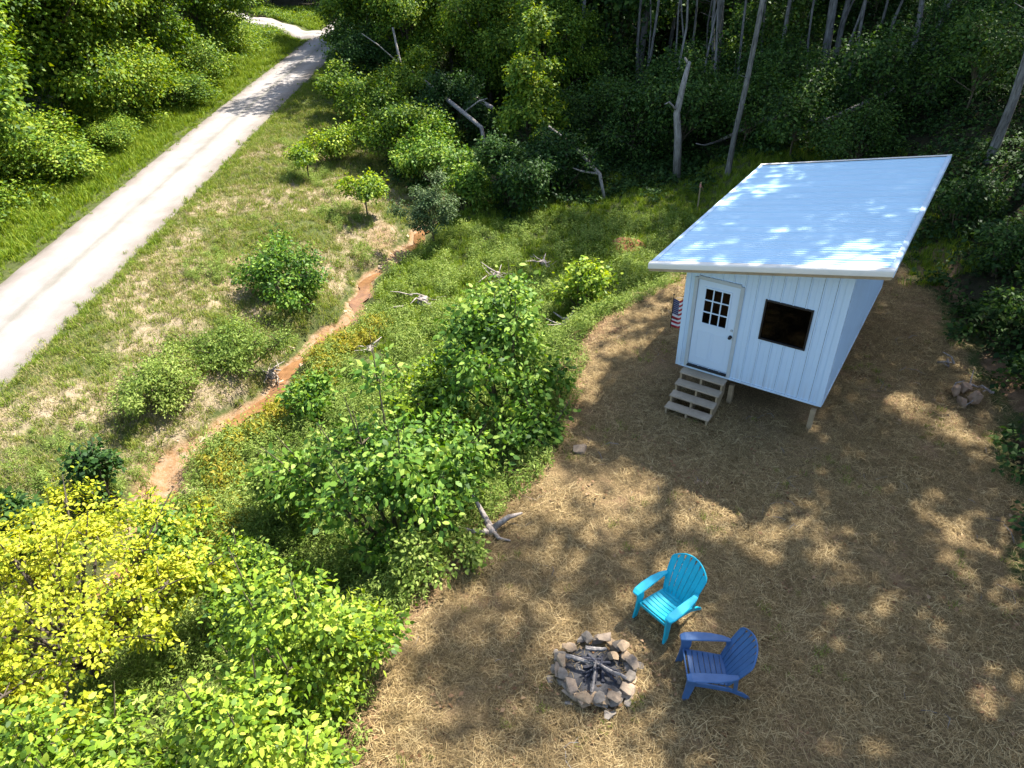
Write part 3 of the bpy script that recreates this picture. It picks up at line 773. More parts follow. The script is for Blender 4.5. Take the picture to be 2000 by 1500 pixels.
# ------------------------------------------------------------------ chairs
def chair(label, mat, loc, rz):
    """local: +x forward, y across, z up; one moulded slatted chair"""
    c = empty('garden_chair', loc, rz)
    tag(c, label, 'chair', None)
    bv = .006
    # seat: slats running across, curved front to back, rolling down at the front
    xs_ = np.linspace(.34, -.2, 8)
    def seat_z(x): return .365 - .1 * ((.34 - x) / .54) ** .9
    for i, x in enumerate(xs_[:-1]):
        xm = (x + xs_[i + 1]) / 2; wd = .0715
        ys = np.linspace(-.235, .235, 7)
        pts = [(xm, y, seat_z(xm) - .02 * (1 - (y / .235) ** 2)) for y in ys]
        sl = -(seat_z(xm + .03) - seat_z(xm - .03)) / .06
        nv = np.array([sl, 0, 1.0]); nv /= np.linalg.norm(nv); wv = np.array([1.0, 0, -sl]); wv /= np.linalg.norm(wv)
        MB().sweep(pts, wv, nv, wd, .018).build('seat_slat', mat, c, bv)
    ys = np.linspace(-.24, .24, 7)
    MB().sweep([(.372 , y, .335) for y in ys], (.25, 0, .97), (.97, 0, -.25), .085, .02).build('seat_front', mat, c, bv)
    # side rails that run back and become the rear legs
    for s in (-1, 1):
        MB().sweep([(.37, s * .252, .32), (.1, s * .252, .27), (-.2, s * .252, .2), (-.4, s * .255, .09), (-.5, s * .255, .0)], (.25, 0, .97), (0, 1, 0), [.09, .09, .09, .1, .085], .028).build('rear_leg', mat, c, bv)
        # front leg: a wide tapered board splayed a little outwards
        MB().sweep([(.40, s * .30, 0), (.365, s * .288, .2), (.34, s * .278, .42), (.345, s * .285, .535)], (1, 0, 0), (0, 1, 0), [.085, .11, .14, .15], .032).build('front_leg', mat, c, bv)
        # arm
        pts = [(.43, s * .315, .535), (.36, s * .322, .552), (.2, s * .325, .558), (0, s * .322, .556), (-.16, s * .31, .55), (-.27, s * .29, .54)]
        MB().sweep(pts, (0, 1, 0), (0, 0, 1), [.1, .14, .148, .135, .1, .06], .026).build('arm', mat, c, .009)
        MB().sweep([(-.235, s * .285, .535), (-.26, s * .27, .3), (-.27, s * .258, .16)], (1, 0, 0), (0, 1, 0), [.06, .055, .06], .025).build('arm_support', mat, c, bv)
    # back: fanned slats, rounded top, dished across
    nsl = 7
    def back_pt(a, t):
        half = .235 + .085 * math.sin(t * 1.9)
        y = a * half
        x = -.175 - .3 * t ** 1.1 - .035 * (1 - a * a) + .02
        z = .255 + .66 * t
        return np.array([x, y, z])
    for k in range(nsl):
        a = -1 + (2 * k + 1) / nsl
        tmax = 1.0 - .2 * abs(a) ** 2.2
        ts = np.linspace(0, tmax, 9)
        pts = np.array([back_pt(a, t) for t in ts])
        wid = np.array([2 * (.235 + .085 * math.sin(t * 1.9)) / nsl - .006 for t in ts])
        wid[-1] *= .62
        dy = .07 * a
        wv = np.array([dy * 1.0, 1.0, 0]); wv /= np.linalg.norm(wv)
        nv = np.array([.9, -dy, .42]); nv /= np.linalg.norm(nv)
        MB().sweep(pts, wv, nv, wid, .018).build('back_slat', mat, c, .004)
    # rim and cross rails behind the slats
    for t in (.1, .5, .78):
        pts = [back_pt(a, t) + np.array([-.016, 0, -.008]) for a in np.linspace(-.95, .95, 9)]
        MB().sweep(pts, (-.42, 0, .9), (.9, 0, .42), .045, .014).build('back_rail', mat, c, .003)
    rim = [back_pt(-1, t) for t in np.linspace(0, .78, 7)] + [back_pt(a, 1.0 - .2 * abs(a) ** 2.2 + .012) for a in np.linspace(-.94, .94, 13)] + [back_pt(1, t) for t in np.linspace(.78, 0, 7)]
    MB().tube(rim, .014, 6).build('back_rim', mat, c, smooth=True)
    return c
def zg(x, y): return float(height(x, y))
chair('turquoise plastic slatted garden chair between the fire pit and the cabin', MT['turquoise'], (2.28, 7.03, zg(2.28, 7.03)), math.atan2(-.62, -.79))
chair('dark blue plastic slatted garden chair right of the fire pit', MT['blue'], (2.68, 5.93, zg(2.68, 5.93)), math.radians(176))

# ------------------------------------------------------------------ fire pit
import bmesh
def rock_mesh(name, size, seed, npts=18, flat=1.0):
    r = np.random.default_rng(seed)
    P = r.normal(size=(npts, 3)); P /= np.linalg.norm(P, axis=1)[:, None]
    P *= r.uniform(.8, 1.05, (npts, 1))
    P = np.sign(P) * np.abs(P) ** .75 * np.array(size) / 2
    P[:, 2] *= flat
    bm = bmesh.new()
    for p in P: bm.verts.new(p)
    res = bmesh.ops.convex_hull(bm, input=bm.verts)
    bmesh.ops.delete(bm, geom=[v for v in bm.verts if not v.link_faces], context='VERTS')
    me = bpy.data.meshes.new(name); bm.to_mesh(me); bm.free()
    return me
FPX, FPY = 1.08, 6.12
fz = zg(FPX, FPY)
pit = empty('fire_pit', (FPX, FPY, fz))
tag(pit, 'round fire pit ringed with stacked grey and tan stones', 'fire pit')
r = np.random.default_rng(3)
ang = 0.0; i = 0
while ang < 2 * math.pi - .12:
    w = r.uniform(.15, .27); R = r.uniform(.5, .53)
    if i in (2, 9): w = .32
    a = ang + w / R / 2
    h = r.uniform(.08, .12)
    mat = [MT['stone_grey'], MT['stone_pink'], MT['stone_tan'], MT['stone_grey']][i % 4]
    o = mesh_obj('stone', rock_mesh('stone', (r.uniform(.13, .27), w * r.uniform(.9, 1.25), h * r.uniform(.8, 1.2)), 100 + i, 13), mat, pit)
    o.location = (R * math.cos(a), R * math.sin(a), h * .42); o.rotation_euler = (r.normal(0, .08), r.normal(0, .08), a + r.normal(0, .15))
    ang += w / R * .94; i += 1
ang = .2; k = 0
while ang < 2 * math.pi - .0:
    w = r.uniform(.14, .28); R = r.uniform(.48, .54)
    a = ang + w / R / 2
    h = r.uniform(.06, .09)
    mat = [MT['stone_tan'], MT['stone_grey'], MT['stone_pink'], MT['stone_grey'], MT['stone_pink']][k % 5]
    if r.random() < .9:
        o = mesh_obj('stone', rock_mesh('stone', (r.uniform(.12, .28), w * r.uniform(.8, 1.25), h), 200 + k, 12), mat, pit)
        o.location = (R * math.cos(a), R * math.sin(a), .085 + h * .42); o.rotation_euler = (r.normal(0, .1), r.normal(0, .12), a + r.normal(0, .25))
    ang += w / R; k += 1
ang = .9; k = 0
while ang < 2 * math.pi + .7:
    w = r.uniform(.15, .27); R = r.uniform(.49, .53); a = ang + w / R / 2; h = r.uniform(.05, .08)
    if r.random() < .55:
        o = mesh_obj('stone', rock_mesh('stone', (r.uniform(.16, .22), w * 1.1, h), 250 + k), [MT['stone_pink'], MT['stone_tan'], MT['stone_grey']][k % 3], pit)
        o.location = (R * math.cos(a), R * math.sin(a), .15 + h * .42); o.rotation_euler = (r.normal(0, .12), r.normal(0, .12), a + r.normal(0, .3))
    ang += w / R; k += 1
for k, (a, R, s) in enumerate(((3.3, .66, .12), (4.0, .64, .1), (4.9, .66, .16), (5.4, .63, .12), (.1, .65, .14), (2.6, .63, .1))):
    o = mesh_obj('stone', rock_mesh('stone', (s, s * 1.3, s * .5), 300 + k), MT['stone_grey'], pit)
    o.location = (R * math.cos(a), R * math.sin(a), .02); o.rotation_euler = (0, 0, a)
t = np.linspace(0, 1, 5); V = [(0, 0, .05)]; F = []
for j in range(1, 5):
    for q in range(20):
        a = q * math.pi / 10; V.append((.45 * j / 4 * math.cos(a), .45 * j / 4 * math.sin(a), .05 * (1 - j / 5) + .012 * math.sin(7 * a + j * 2)))
for q in range(20): F.append((0, 1 + q, 1 + (q + 1) % 20))
for j in range(3):
    for q in range(20): F.append((1 + j * 20 + q, 21 + j * 20 + q, 21 + j * 20 + (q + 1) % 20, 1 + j * 20 + (q + 1) % 20))
MB().add(V, F).build('ash_bed', MT['ash'], pit, smooth=True)
def stick(label, group, a, R0, z0, R1, z1, rad, mat, da=.4):
    a0 = np.array([R0 * math.cos(a), R0 * math.sin(a), z0]); a1 = np.array([R1 * math.cos(a + da + math.pi), R1 * math.sin(a + da + math.pi), z1])
    m = [a0 + (a1 - a0) * s + np.array([r.normal(0, .008), r.normal(0, .008), r.normal(0, .006)]) for s in np.linspace(0, 1, 6)]
    o = MB().tube([tuple(p - a0) for p in m], rad * np.linspace(1.15, .7, 6), 7).build('firewood', mat, None)
    o.location = (FPX + a0[0], FPY + a0[1], fz + a0[2])
    return tag(o, label, 'firewood', group)
for k in range(15):
    a = k * 2 * math.pi / 15 + r.normal(0, .15)
    stick('charred stick leaning in the heap at the fire pit centre', 'charred sticks heaped in the fire pit', a, r.uniform(.15, .36), .05, r.uniform(.02, .2), r.uniform(.14, .3), r.uniform(.012, .026), MT['stick_char'], r.normal(0, .8))
stick('pale split log lying across the far side of the fire pit', None, 1.9, .30, .16, -.30, .2, .032, MT['stick'], -1.0)
stick('pale log pointing from the left rim into the fire pit', None, 2.75, .44, .17, .02, .2, .03, MT['stick'], .2)
stick('thin grey branch reaching the right rim of the fire pit', None, -.45, .46, .14, .03, .24, .022, MT['stick'], .3)
stick('weathered grey stick standing against the near stones of the fire pit', None, -1.8, .38, .08, .02, .27, .02, MT['stick'], .2)
o = mesh_obj('flat_stone', rock_mesh('flat_stone', (.2, .16, .12), 91), MT['stone_tan']); o.location = (FPX + .27, FPY + .17, fz + .12); o.rotation_euler = (.3, .5, .4)
tag(o, 'orange tan stone inside the far right of the fire pit', 'stone')

# ------------------------------------------------------------------ plants
UP = np.array([0, 0, 1.0])
def unit(a): return a / (np.linalg.norm(a, axis=-1, keepdims=True) + 1e-9)

def leaf_arrays(centers, out, per, spread, Ln, Wd, g, hexa=True, flat=.65, up=.75, droop=.25):
    """leaves round each cluster centre; out = unit outward direction of each cluster"""
    n = len(centers) * per
    C_ = np.repeat(centers, per, 0); O = np.repeat(out, per, 0)
    off = g.normal(size=(n, 3)) * spread * np.array([1, 1, flat])
    P = C_ + off
    d = unit(unit(off + 1e-6) * .8 + O * .6 + g.normal(size=(n, 3)) * .5 - UP * .12)
    nn = unit(UP * up + O * .4 + g.normal(size=(n, 3)) * .62)
    t = unit(d - (d * nn).sum(1, keepdims=True) * nn)
    b = np.cross(nn, t)
    s = g.uniform(.42, 1.4, (n, 1))
    L_ = Ln * s; W_ = Wd * s
    dr = nn * L_ * droop
    if hexa:
        v = np.stack([P, P + t*L_*.3 + b*W_*.42 - dr*.05, P + t*L_*.72 + b*W_*.34 - dr*.4, P + t*L_ - dr, P + t*L_*.72 - b*W_*.34 - dr*.4, P + t*L_*.3 - b*W_*.42 - dr*.05], 1)
        base = np.arange(n)[:, None] * 6
        F = np.concatenate([base + np.array([[0, 5, 4, 1]]), base + np.array([[1, 4, 3, 2]])], 0)
        return v.reshape(-1, 3), F
    v = np.stack([P, P + t*L_*.5 + b*W_*.5 + nn*W_*.12, P + t*L_ - dr, P + t*L_*.5 - b*W_*.5 + nn*W_*.12], 1)
    base = np.arange(n)[:, None] * 4
    return v.reshape(-1, 3), base + np.array([[0, 3, 2, 1]])

def auto_lobes(g, r, h, k, low=.22, top=1.0):
    """lobes of an uneven crown between low*h and top*h, about r wide"""
    lobes = []
    k = int(k * 2.1); sx_ = g.uniform(.8, 1.3)
    for i in range(k):
        a = 2.4 * i + g.uniform(-.6, .6); f = (i + .5) / k
        z = h * (low + (top - low) * (.25 + .62 * f))
        env = math.sqrt(max(.12, 1 - ((f - .38) / .75) ** 2))
        rad = r * env * g.uniform(.2, 1.0)
        z = z + g.normal(0, .07) * h
        rr = r * g.uniform(.16, .42)
        if g.random() < .25 and len(lobes) > 2: continue
        lobes.append((rad * math.cos(a) * sx_, rad * math.sin(a) / sx_, z, rr, rr * g.uniform(.8, 1.1), min(rr * g.uniform(.75, 1.1), h * .26)))
    return lobes

def crown_clusters(g, lobes, n, shell=.45, zmin=.1):
    lobes = np.array(lobes)
    w = (lobes[:, 3] * lobes[:, 4] + lobes[:, 3] * lobes[:, 5]); w = w / w.sum()
    li = g.choice(len(lobes), n, p=w)
    # each lobe carries a handful of leafy clumps with gaps between them
    ns_ = 8
    sub = unit(g.normal(size=(len(lobes), ns_, 3)) + UP * .3)
    keepc = g.random((len(lobes), ns_)) < .8
    sw = np.where(keepc, g.uniform(.3, 1.0, (len(lobes), ns_)), .04); sw /= sw.sum(1, keepdims=True)
    pick = (np.cumsum(sw, 1)[li] < g.random((n, 1))).sum(1).clip(0, ns_ - 1)
    d = unit(sub[li, pick] + g.normal(size=(n, 3)) * .23)
    rad = shell + (1.04 - shell) * g.random((n, 1)) ** .6
    P = lobes[li, :3] + d * rad * lobes[li, 3:6]
    # shoots that stick out of the crown
    sh = g.random(n) < .16
    P = P + (sh * g.uniform(.15, .75, n))[:, None] * unit(d + UP * .5) * lobes[li, 3:4]
    keep = P[:, 2] > zmin
    # outward relative to the whole crown
    cen = (lobes[:, :3] * w[:, None]).sum(0)
    O = unit(unit(P - cen) * .6 + d * .6)
    return P[keep], O[keep], li[keep]

def plant_meshes(g, lobes, nclus, per, spread, Ln, Wd, trunk_r, hexa=True, shell=.45, stems=1, height_frac=.5, twigs=6, zmin=.1, up=.75, flat=.65, droop=.25):
    P, O, li = crown_clusters(g, lobes, nclus, shell, zmin)
    Vl, Fl = leaf_arrays(P, O, per, spread, Ln, Wd, g, hexa, flat, up, droop)
    T = Tubes()
    L_ = np.array(lobes)
    zmean = L_[:, 2].mean()
    fork = np.array([0, 0, zmean * height_frac])
    if stems == 1:
        wob_ = np.array([[0, 0, -.25], [g.normal(0, .03), g.normal(0, .03), zmean * height_frac * .5], fork])
        T.add(wob_, [trunk_r * 1.25, trunk_r, trunk_r * .85], 8)
    for k, lb in enumerate(L_):
        c = lb[:3]
        if stems == 1:
            s0 = fork * g.uniform(.55, 1.0)
            r0 = trunk_r * .55
        else:
            a = 2 * np.pi * k / len(L_); s0 = np.array([.06 * math.cos(a) * stems, .06 * math.sin(a) * stems, -.15]); r0 = trunk_r
        mid = (s0 + c) / 2 + np.array([0, 0, .12 * np.linalg.norm(c - s0)]) * (1 if stems == 1 else -.2) + g.normal(0, .05, 3)
        T.add([s0, mid, c, c + (c - mid) * .5], [r0, r0 * .7, r0 * .4, r0 * .15], 6)
        mine = np.where(li == k)[0][:twigs]
        for q in mine:
            T.add([c, (c + P[q]) / 2 + g.normal(0, .04, 3), P[q]], [r0 * .35, r0 * .22, r0 * .1], 4)
    return T.mesh('trunk'), np_mesh('crown', Vl, Fl)

def place(name, label, cat, pos, meshes, leaf, bark, group=None, rz=None, scale=1.0, crown_name='crown', trunk_name='trunk', tilt=None):
    e = empty(name, pos, random.uniform(0, 6.28) if rz is None else rz)
    if tilt: e.rotation_euler = (tilt[0], tilt[1], e.rotation_euler[2])
    e.scale = (scale, scale, scale) if np.isscalar(scale) else scale
    tag(e, label, cat, group)
    if not meshes[0].materials: meshes[0].materials.append(MT[bark])
    if not meshes[1].materials: meshes[1].materials.append(MT[leaf])
    mesh_obj(trunk_name, meshes[0], None, e); mesh_obj(crown_name, meshes[1], None, e)
    return e

def at_ground(x, y, dz=-.02): return (x, y, zg(x, y) + dz)

def bush(label, x, y, r, h, leaf, seed, k=8, ncl=None, per=9, Ln=.12, Wd=.085, cat='bush', name='bush', low=.12, trunk_r=.035, stems=3, spread=None, bark='stem', hexa=True, group=None, shell=.25, up=.65, dens=1.9):
    g = np.random.default_rng(seed)
    lobes = auto_lobes(g, r, h, k, low)
    area = 4 * r * (r + h)
    if ncl is None: ncl = int(area * dens / (per * Ln * Wd * .6))
    ms = plant_meshes(g, lobes, ncl, per, spread or .95 * Ln + .035 * r, Ln, Wd, trunk_r, hexa, shell, stems, .45, 8, .04, up)
    return place(name, label, cat, at_ground(x, y), ms, leaf, bark, group, 0.0)

# hero bushes of the gully
bush('large dark green broadleaf bush against the yard edge left of the cabin', -.1, 13.1, 1.45, 3.2, 'leaf_green', 11, 12, per=13, Ln=.12, Wd=.08)
bush('paler green bush leaning out from the left of the dark broadleaf bush', -1.7, 13.9, 1.05, 2.1, 'leaf_bright', 214, 9, per=13, Ln=.1, Wd=.065)
bush('big leafy bush in the middle of the gully with glossy leaves', -2.25, 9.7, 1.45, 3.3, 'leaf_green', 13, 13, per=13, Ln=.12, Wd=.085)
bush('light green feathery bush beside the stream bed', -4.5, 11.0, 1.0, 2.0, 'weed', 14, 6, per=12, Ln=.085, Wd=.05)
bush('bright green lobed-leaf bush spilling over the straw at the yard edge', -2.85, 5.75, 1.05, 2.5, 'leaf_bright', 15, 9, per=15, Ln=.085, Wd=.056)
bush('bright green bush between the yellow tree and the gully bush', -4.7, 8.3, .8, 1.7, 'leaf_bright', 16, 7, per=15, Ln=.085, Wd=.056)
bush('bright green bush at the bottom edge beside the straw', -3.05, 4.35, .95, 2.6, 'leaf_bright', 17, 8, per=15, Ln=.085, Wd=.058)
bush('lime green bush with large leaves at the bottom left corner', -5.6, 4.6, 1.3, 2.4, 'leaf_bright', 18, 8, per=14, Ln=.095, Wd=.066)
bush('small dark round bush beside the orange stream bed', -5.0, 14.6, .62, 1.5, 'leaf_green', 19, 5, Ln=.11)
bush('dark green bush standing alone on the dry bank below the lane', -7.0, 20.9, 1.6, 1.5, 'leaf_green', 20, 10, Ln=.1, Wd=.065, dens=1.7, shell=.2, low=-.1)
bush('low light bush on the dry bank beside the stream bend', -7.9, 17.2, 1.45, 1.0, 'weed', 21, 10, per=14, Ln=.075, Wd=.04, dens=1.5, shell=.2)
bush('low light green bush at the left bank of the stream', -8.9, 15.2, 1.15, 1.1, 'weed', 22, 9, per=14, Ln=.075, Wd=.04, dens=1.5, shell=.2)
bush('leafy shrub on the grass at the left corner of the cabin', 2.3, 19.3, .8, 1.6, 'leaf_bright', 23, 6, Ln=.12)
bush('dark shrub behind the yellow tree at the left edge', -9.6, 9.9, .7, 1.3, 'leaf_dark', 24, 5, Ln=.1)
bush('dark thin shrub at the left of the stream pool', -8.95, 11.7, .5, 1.5, 'leaf_dark', 25, 5, Ln=.1)
bush('low green shrub under the yellow tree at the stream end', -6.6, 9.6, .9, 1.4, 'leaf_green', 26, 6, Ln=.1, Wd=.06)
bush('dark low shrub under the yard edge beside the large bush', .55, 11.6, .6, .95, 'leaf_green', 27, 5, Ln=.11)
bush('low fern-like shrub under the yard edge above the stump', -1.25, 8.0, .65, .7, 'weed', 28, 5, per=12, Ln=.08, Wd=.05)

# yellow tree: flat layered sprays of foliage
g = np.random.default_rng(40)
yl = []
for i in range(24):
    a = i * 2.399; q = math.sqrt((i + .5) / 24); rad = 2.15 * q
    yl.append((rad * math.cos(a) * 1.05, rad * math.sin(a), 3.0 - .8 * q + g.uniform(-.35, .3), g.uniform(.45, .72), g.uniform(.45, .72), g.uniform(.16, .26)))
for i in range(12):
    a = i * 2.1; rad = g.uniform(.7, 1.9)
    yl.append((rad * math.cos(a), rad * math.sin(a), g.uniform(1.2, 1.9), .5, .5, .18))
ms = plant_meshes(g, yl, 1900, 13, .07, .07, .048, .075, True, .25, 1, .4, 6)
place('small_tree', 'yellow leaved small tree with flat layered sprays in the lower left', 'tree', at_ground(-7.1, 7.3), ms, 'leaf_yellow', 'bark_dark', None, .3)

# saplings
def sapling(label, x, y, r, h, leaf, seed, k=6, Ln=.12, Wd=.08, low=.35, trunk_r=.03, up=.8, dens=2.0, flatlobes=False, group=None, bark='stem', hexa=False):
    g = np.random.default_rng(seed)
    lobes = auto_lobes(g, r, h, k, low)
    if flatlobes: lobes = [(a, b, c, d * 1.2, e * 1.2, f_ * .35) for (a, b, c, d, e, f_) in lobes]
    area = 4 * r * (r + h * (1 - low)); per = 9
    ncl = int(area * dens / (per * Ln * Wd * .5))
    ms = plant_meshes(g, lobes, ncl, per, Ln * 1.0, Ln, Wd, trunk_r, hexa, .4, 1, .55, 6, .1, up)
    return place('sapling', label, 'sapling', at_ground(x, y), ms, leaf, bark, group, 0.0)
sapling('flat topped bright sapling on the dry ground above the stream', -5.6, 27.6, .85, 1.7, 'leaf_bright', 51, flatlobes=True)
sapling('grey green feathery sapling beside the bare patch upstream', -2.8, 25.3, 1.0, 2.8, 'leaf_greygreen', 52, 8, Ln=.09, Wd=.05, low=.2, dens=1.4)
sapling('tall bright green sapling lit by the sun before the dark woods', 1.1, 34.2, 1.7, 7.0, 'leaf_roadside', 53, 12, Ln=.16, Wd=.1, low=.12, trunk_r=.06)
sapling('slim sapling with a thin bare stem beside the lane shadow', -8.6, 31.0, .6, 1.4, 'leaf_bright', 54, 4)

# thicket right of the lane
th = [(-8.5, 41, 1.7, 2.6, 'leaf_roadside', 'pale bush at the lane side near its shaded bend'), (-6.4, 37, 2.0, 2.7, 'leaf_roadside', 'yellow green bush in the thicket below the lane shadow'),
      (-4.4, 33.6, 1.9, 2.5, 'leaf_roadside', 'rounded green bush in the middle of the thicket'), (-2.9, 31.2, 1.6, 2.6, 'leaf_green', 'green bush at the near end of the thicket above the stream'),
      (-7.9, 33.4, 1.0, 1.4, 'leaf_bright', 'small light bush on the mown bank in front of the thicket'), (.2, 29.0, 1.7, 2.7, 'leaf_dark', 'dark bush where the stream enters the woods'),
      (2.3, 30.4, 1.6, 2.3, 'leaf_dark', 'dark bush behind the fallen forked log'), (-1.7, 29.2, 1.1, 2.0, 'leaf_green', 'small bush before the thicket above the bare clay'),
      (-5.2, 40.5, 2.1, 3.4, 'leaf_roadside', 'tall tangled bush behind the fallen logs'), (-2.6, 38.0, 1.9, 3.0, 'leaf_dark', 'dim bush behind the fallen logs at the wood edge'),
      (-8.2, 45.5, 2.0, 3.8, 'leaf_dark', 'dark bush under the trees where the lane is shaded')]
for i, (x, y, r_, h_, lf, lb) in enumerate(th):
    bush(lb, x, y, r_, h_, lf, 60 + i, 9, per=12, Ln=.13, Wd=.08, spread=.18, hexa=False, dens=2.2)

# dead trees, fallen logs, stumps and sticks
def limb_obj(name, label, cat, pts, rad, mat, branches=(), n=8, group=None):
    p0 = np.array(pts[0]); e = empty(name, tuple(p0)); tag(e, label, cat, group)
    MB().tube([tuple(np.array(p) - p0) for p in pts], rad, n).build('trunk', mat, e, smooth=True)
    for bp, br in branches:
        MB().tube([tuple(np.array(p) - p0) for p in bp], br, 5).build('branch', mat, e, smooth=True)
    return e
limb_obj('dead_tree', 'broken dead trunk standing at the wood edge left of the tall pale tree', 'tree', [(7.5, 31, -1.6), (7.35, 31, .4), (7.2, 31.05, 1.4), (7.35, 31.1, 2.5), (7.5, 31.1, 3.4)], [.19, .16, .14, .12, .08], MT['bark_grey'],
         [([(7.2, 31.05, 1.5), (6.8, 30.9, 1.9), (6.6, 30.8, 1.85)], [.06, .04, .02]), ([(7.48, 31.1, 3.3), (7.3, 31.1, 3.55)], [.07, .04])])
def zz(x, y, d=.15): return (x, y, zg(x, y) + d)
limb_obj('fallen_log', 'long grey log fallen across the woods behind the cabin roof', 'log', [zz(9.6, 32.6, .5), zz(11.3, 31.8, .9), zz(13.6, 31.0, .95), zz(15.8, 30.4, .7)], [.07, .11, .12, .1], MT['bark_grey'], [([zz(9.7, 32.5, .5), zz(8.8, 32.0, .8), zz(8.3, 31.6, 1.2)], [.06, .04, .02])])
limb_obj('fallen_log', 'fallen trunk slanting down through the thicket towards the stream', 'log', [(-4.9, 41.5, 1.3), (-3.4, 38.6, .9), (-2.0, 36.2, .4), (-1.1, 34.6, .1), (-.9, 34.2, -1.3)], [.07, .1, .11, .1, .07], MT['bark_grey'], [([(-2.0, 36.2, .4), (-1.2, 35.9, 1.0), (-.8, 35.9, 1.1)], [.05, .03, .02]), ([(-3.4, 38.6, .9), (-3.9, 37.9, 1.6)], [.04, .02])])
limb_obj('fallen_log', 'second fallen trunk lying higher in the thicket', 'log', [(-3.6, 41.5, 1.2), (-2.2, 38.6, .9), (-.6, 36.6, .5)], [.07, .1, .11], MT['bark_grey'])
limb_obj('fallen_log', 'forked silver log resting on the bushes at the wood edge', 'log', [(1.9, 32.0, .75), (3.0, 30.6, .2), (3.9, 29.6, -.6), (4.1, 29.2, -1.5)], [.06, .08, .08, .06], MT['bark_grey'], [([(3.9, 29.6, -.6), (3.1, 29.8, -.5), (2.8, 29.9, -.4)], [.05, .04, .02])])
limb_obj('dead_tree', 'bare leaning dead stem above the thicket', 'tree', [(-5.3, 42, -1.1), (-5.5, 42, 1.0), (-5.8, 42.1, 3.4)], [.1, .08, .05], MT['bark_grey'], [([(-5.6, 42, 1.6), (-6.6, 41.8, 2.6), (-7.4, 41.7, 3.2)], [.04, .03, .02])])

BRUSH = []
def brush(label, x, y, s, seed, n=14, cat='brush pile'):
    BRUSH.append((x, y))
    g = np.random.default_rng(seed); e = empty('brush_pile', at_ground(x, y)); tag(e, label, cat)
    me = rock_mesh('stump', (s * .5, s * .5, s * .5), seed)
    o = mesh_obj('stump', me, MT['dead_wood'], e); o.location = (0, 0, s * .12)
    for i in range(n):
        a = g.uniform(0, 6.28); l = s * g.uniform(.5, 1.1); p = np.array([g.normal(0, s * .22), g.normal(0, s * .22), g.uniform(.05, .3) * s])
        q = p + np.array([math.cos(a) * l, math.sin(a) * l, g.uniform(-.15, .4) * l]); mid = (p + q) / 2 + g.normal(0, .06 * s, 3)
        MB().tube([p, mid, q], np.array([.05, .035, .015]) * s * g.uniform(.6, 1.2), 5).build('branch', MT['dead_wood'], e, smooth=True)
brush('grey brush heap on the lit grass behind the gully', 1.2, 23.0, .6, 71)
brush('grey stump and roots beside the upper stream bend', -2.8, 20.7, .8, 72)
brush('small grey stump in the weeds near the stream', -4.1, 17.8, .55, 73, 9)
brush('pale broken stump at the head of the yard bank', 1.7, 18.4, .75, 74, 10)
brush('grey branch heap beyond the gully weeds', -.4, 22.2, .7, 75)
brush('dark driftwood heap on the left bank of the stream', -6.9, 17.2, .6, 76, 10)

st = limb_obj('stump', 'grey forked stump with roots on the straw at the yard edge', 'stump', [zz(-.42, 9.0, -.1), zz(-.45, 9.0, .12), zz(-.5, 9.05, .2)], [.13, .1, .05], MT['dead_wood'],
              [([zz(-.45, 9.0, .12), zz(-.62, 9.25, .45), zz(-.78, 9.45, .8)], [.07, .045, .015]), ([zz(-.42, 9.0, .1), zz(-.12, 9.1, .2), zz(.12, 9.2, .16)], [.07, .05, .02]),
               ([zz(-.48, 8.95, .08), zz(-.75, 8.85, .2), zz(-1.0, 8.95, .3)], [.06, .04, .015]), ([zz(-.4, 8.95, .05), zz(-.3, 8.75, .06), zz(-.1, 8.7, .02)], [.05, .035, .015])])
o = mesh_obj('rock', rock_mesh('rock', (.36, .26, .2), 81), MT['stone_pink']); o.location = zz(1.32, 10.98, .08); tag(o, 'pale grey rock on the straw at the yard edge', 'rock')
o = mesh_obj('rock', rock_mesh('rock', (.5, .38, .3), 82), MT['stone_tan']); o.location = zz(-7.3, 12.1, .08); tag(o, 'dark tan rock at the end of the stream pool', 'rock')
# clay mound behind the yard
g = np.random.default_rng(83); V = [(0, 0, .34)]; F = []
for j in range(1, 6):
    for q in range(18):
        a = q * math.pi / 9; R_ = .55 * j / 5 * (1 + .18 * math.sin(3 * a + 1) + .1 * math.sin(5 * a)); V.append((R_ * math.cos(a) * 1.2, R_ * math.sin(a), .36 * (1 - (j / 5) ** 1.6) + g.normal(0, .02) - .04 * (j == 5)))
for q in range(18): F.append((0, 1 + q, 1 + (q + 1) % 18))
for j in range(4):
    for q in range(18): F.append((1 + j * 18 + q, 19 + j * 18 + q, 19 + j * 18 + (q + 1) % 18, 1 + j * 18 + (q + 1) % 18))
o = MB().add(V, F).build('clay_mound', MT['red_clay'], smooth=True); o.location = at_ground(4.25, 24.1); tag(o, 'small mound of red clay on the grass behind the cabin', 'mound')
# survey stake with tape
e = empty('survey_stake', at_ground(7.55, 27.3, -.1)); tag(e, 'thin wooden stake with pink tape in the grass behind the cabin', 'stake')
MB().box((0, 0, .6), (.05, .03, 1.3)).build('stake', MT['lumber'], e)
MT['pink'] = solid('pink', (.75,.3,.25), .6, .1)
MB().box((0, 0, 1.12), (.056, .036, .14)).build('tape', MT['pink'], e)
MB().sweep([(.03, 0, 1.12), (.08, .01, 1.05), (.1, .02, .92)], (0, 0, 1), (0, 1, 0), .03, .003).build('tape_end', MT['pink'], e)
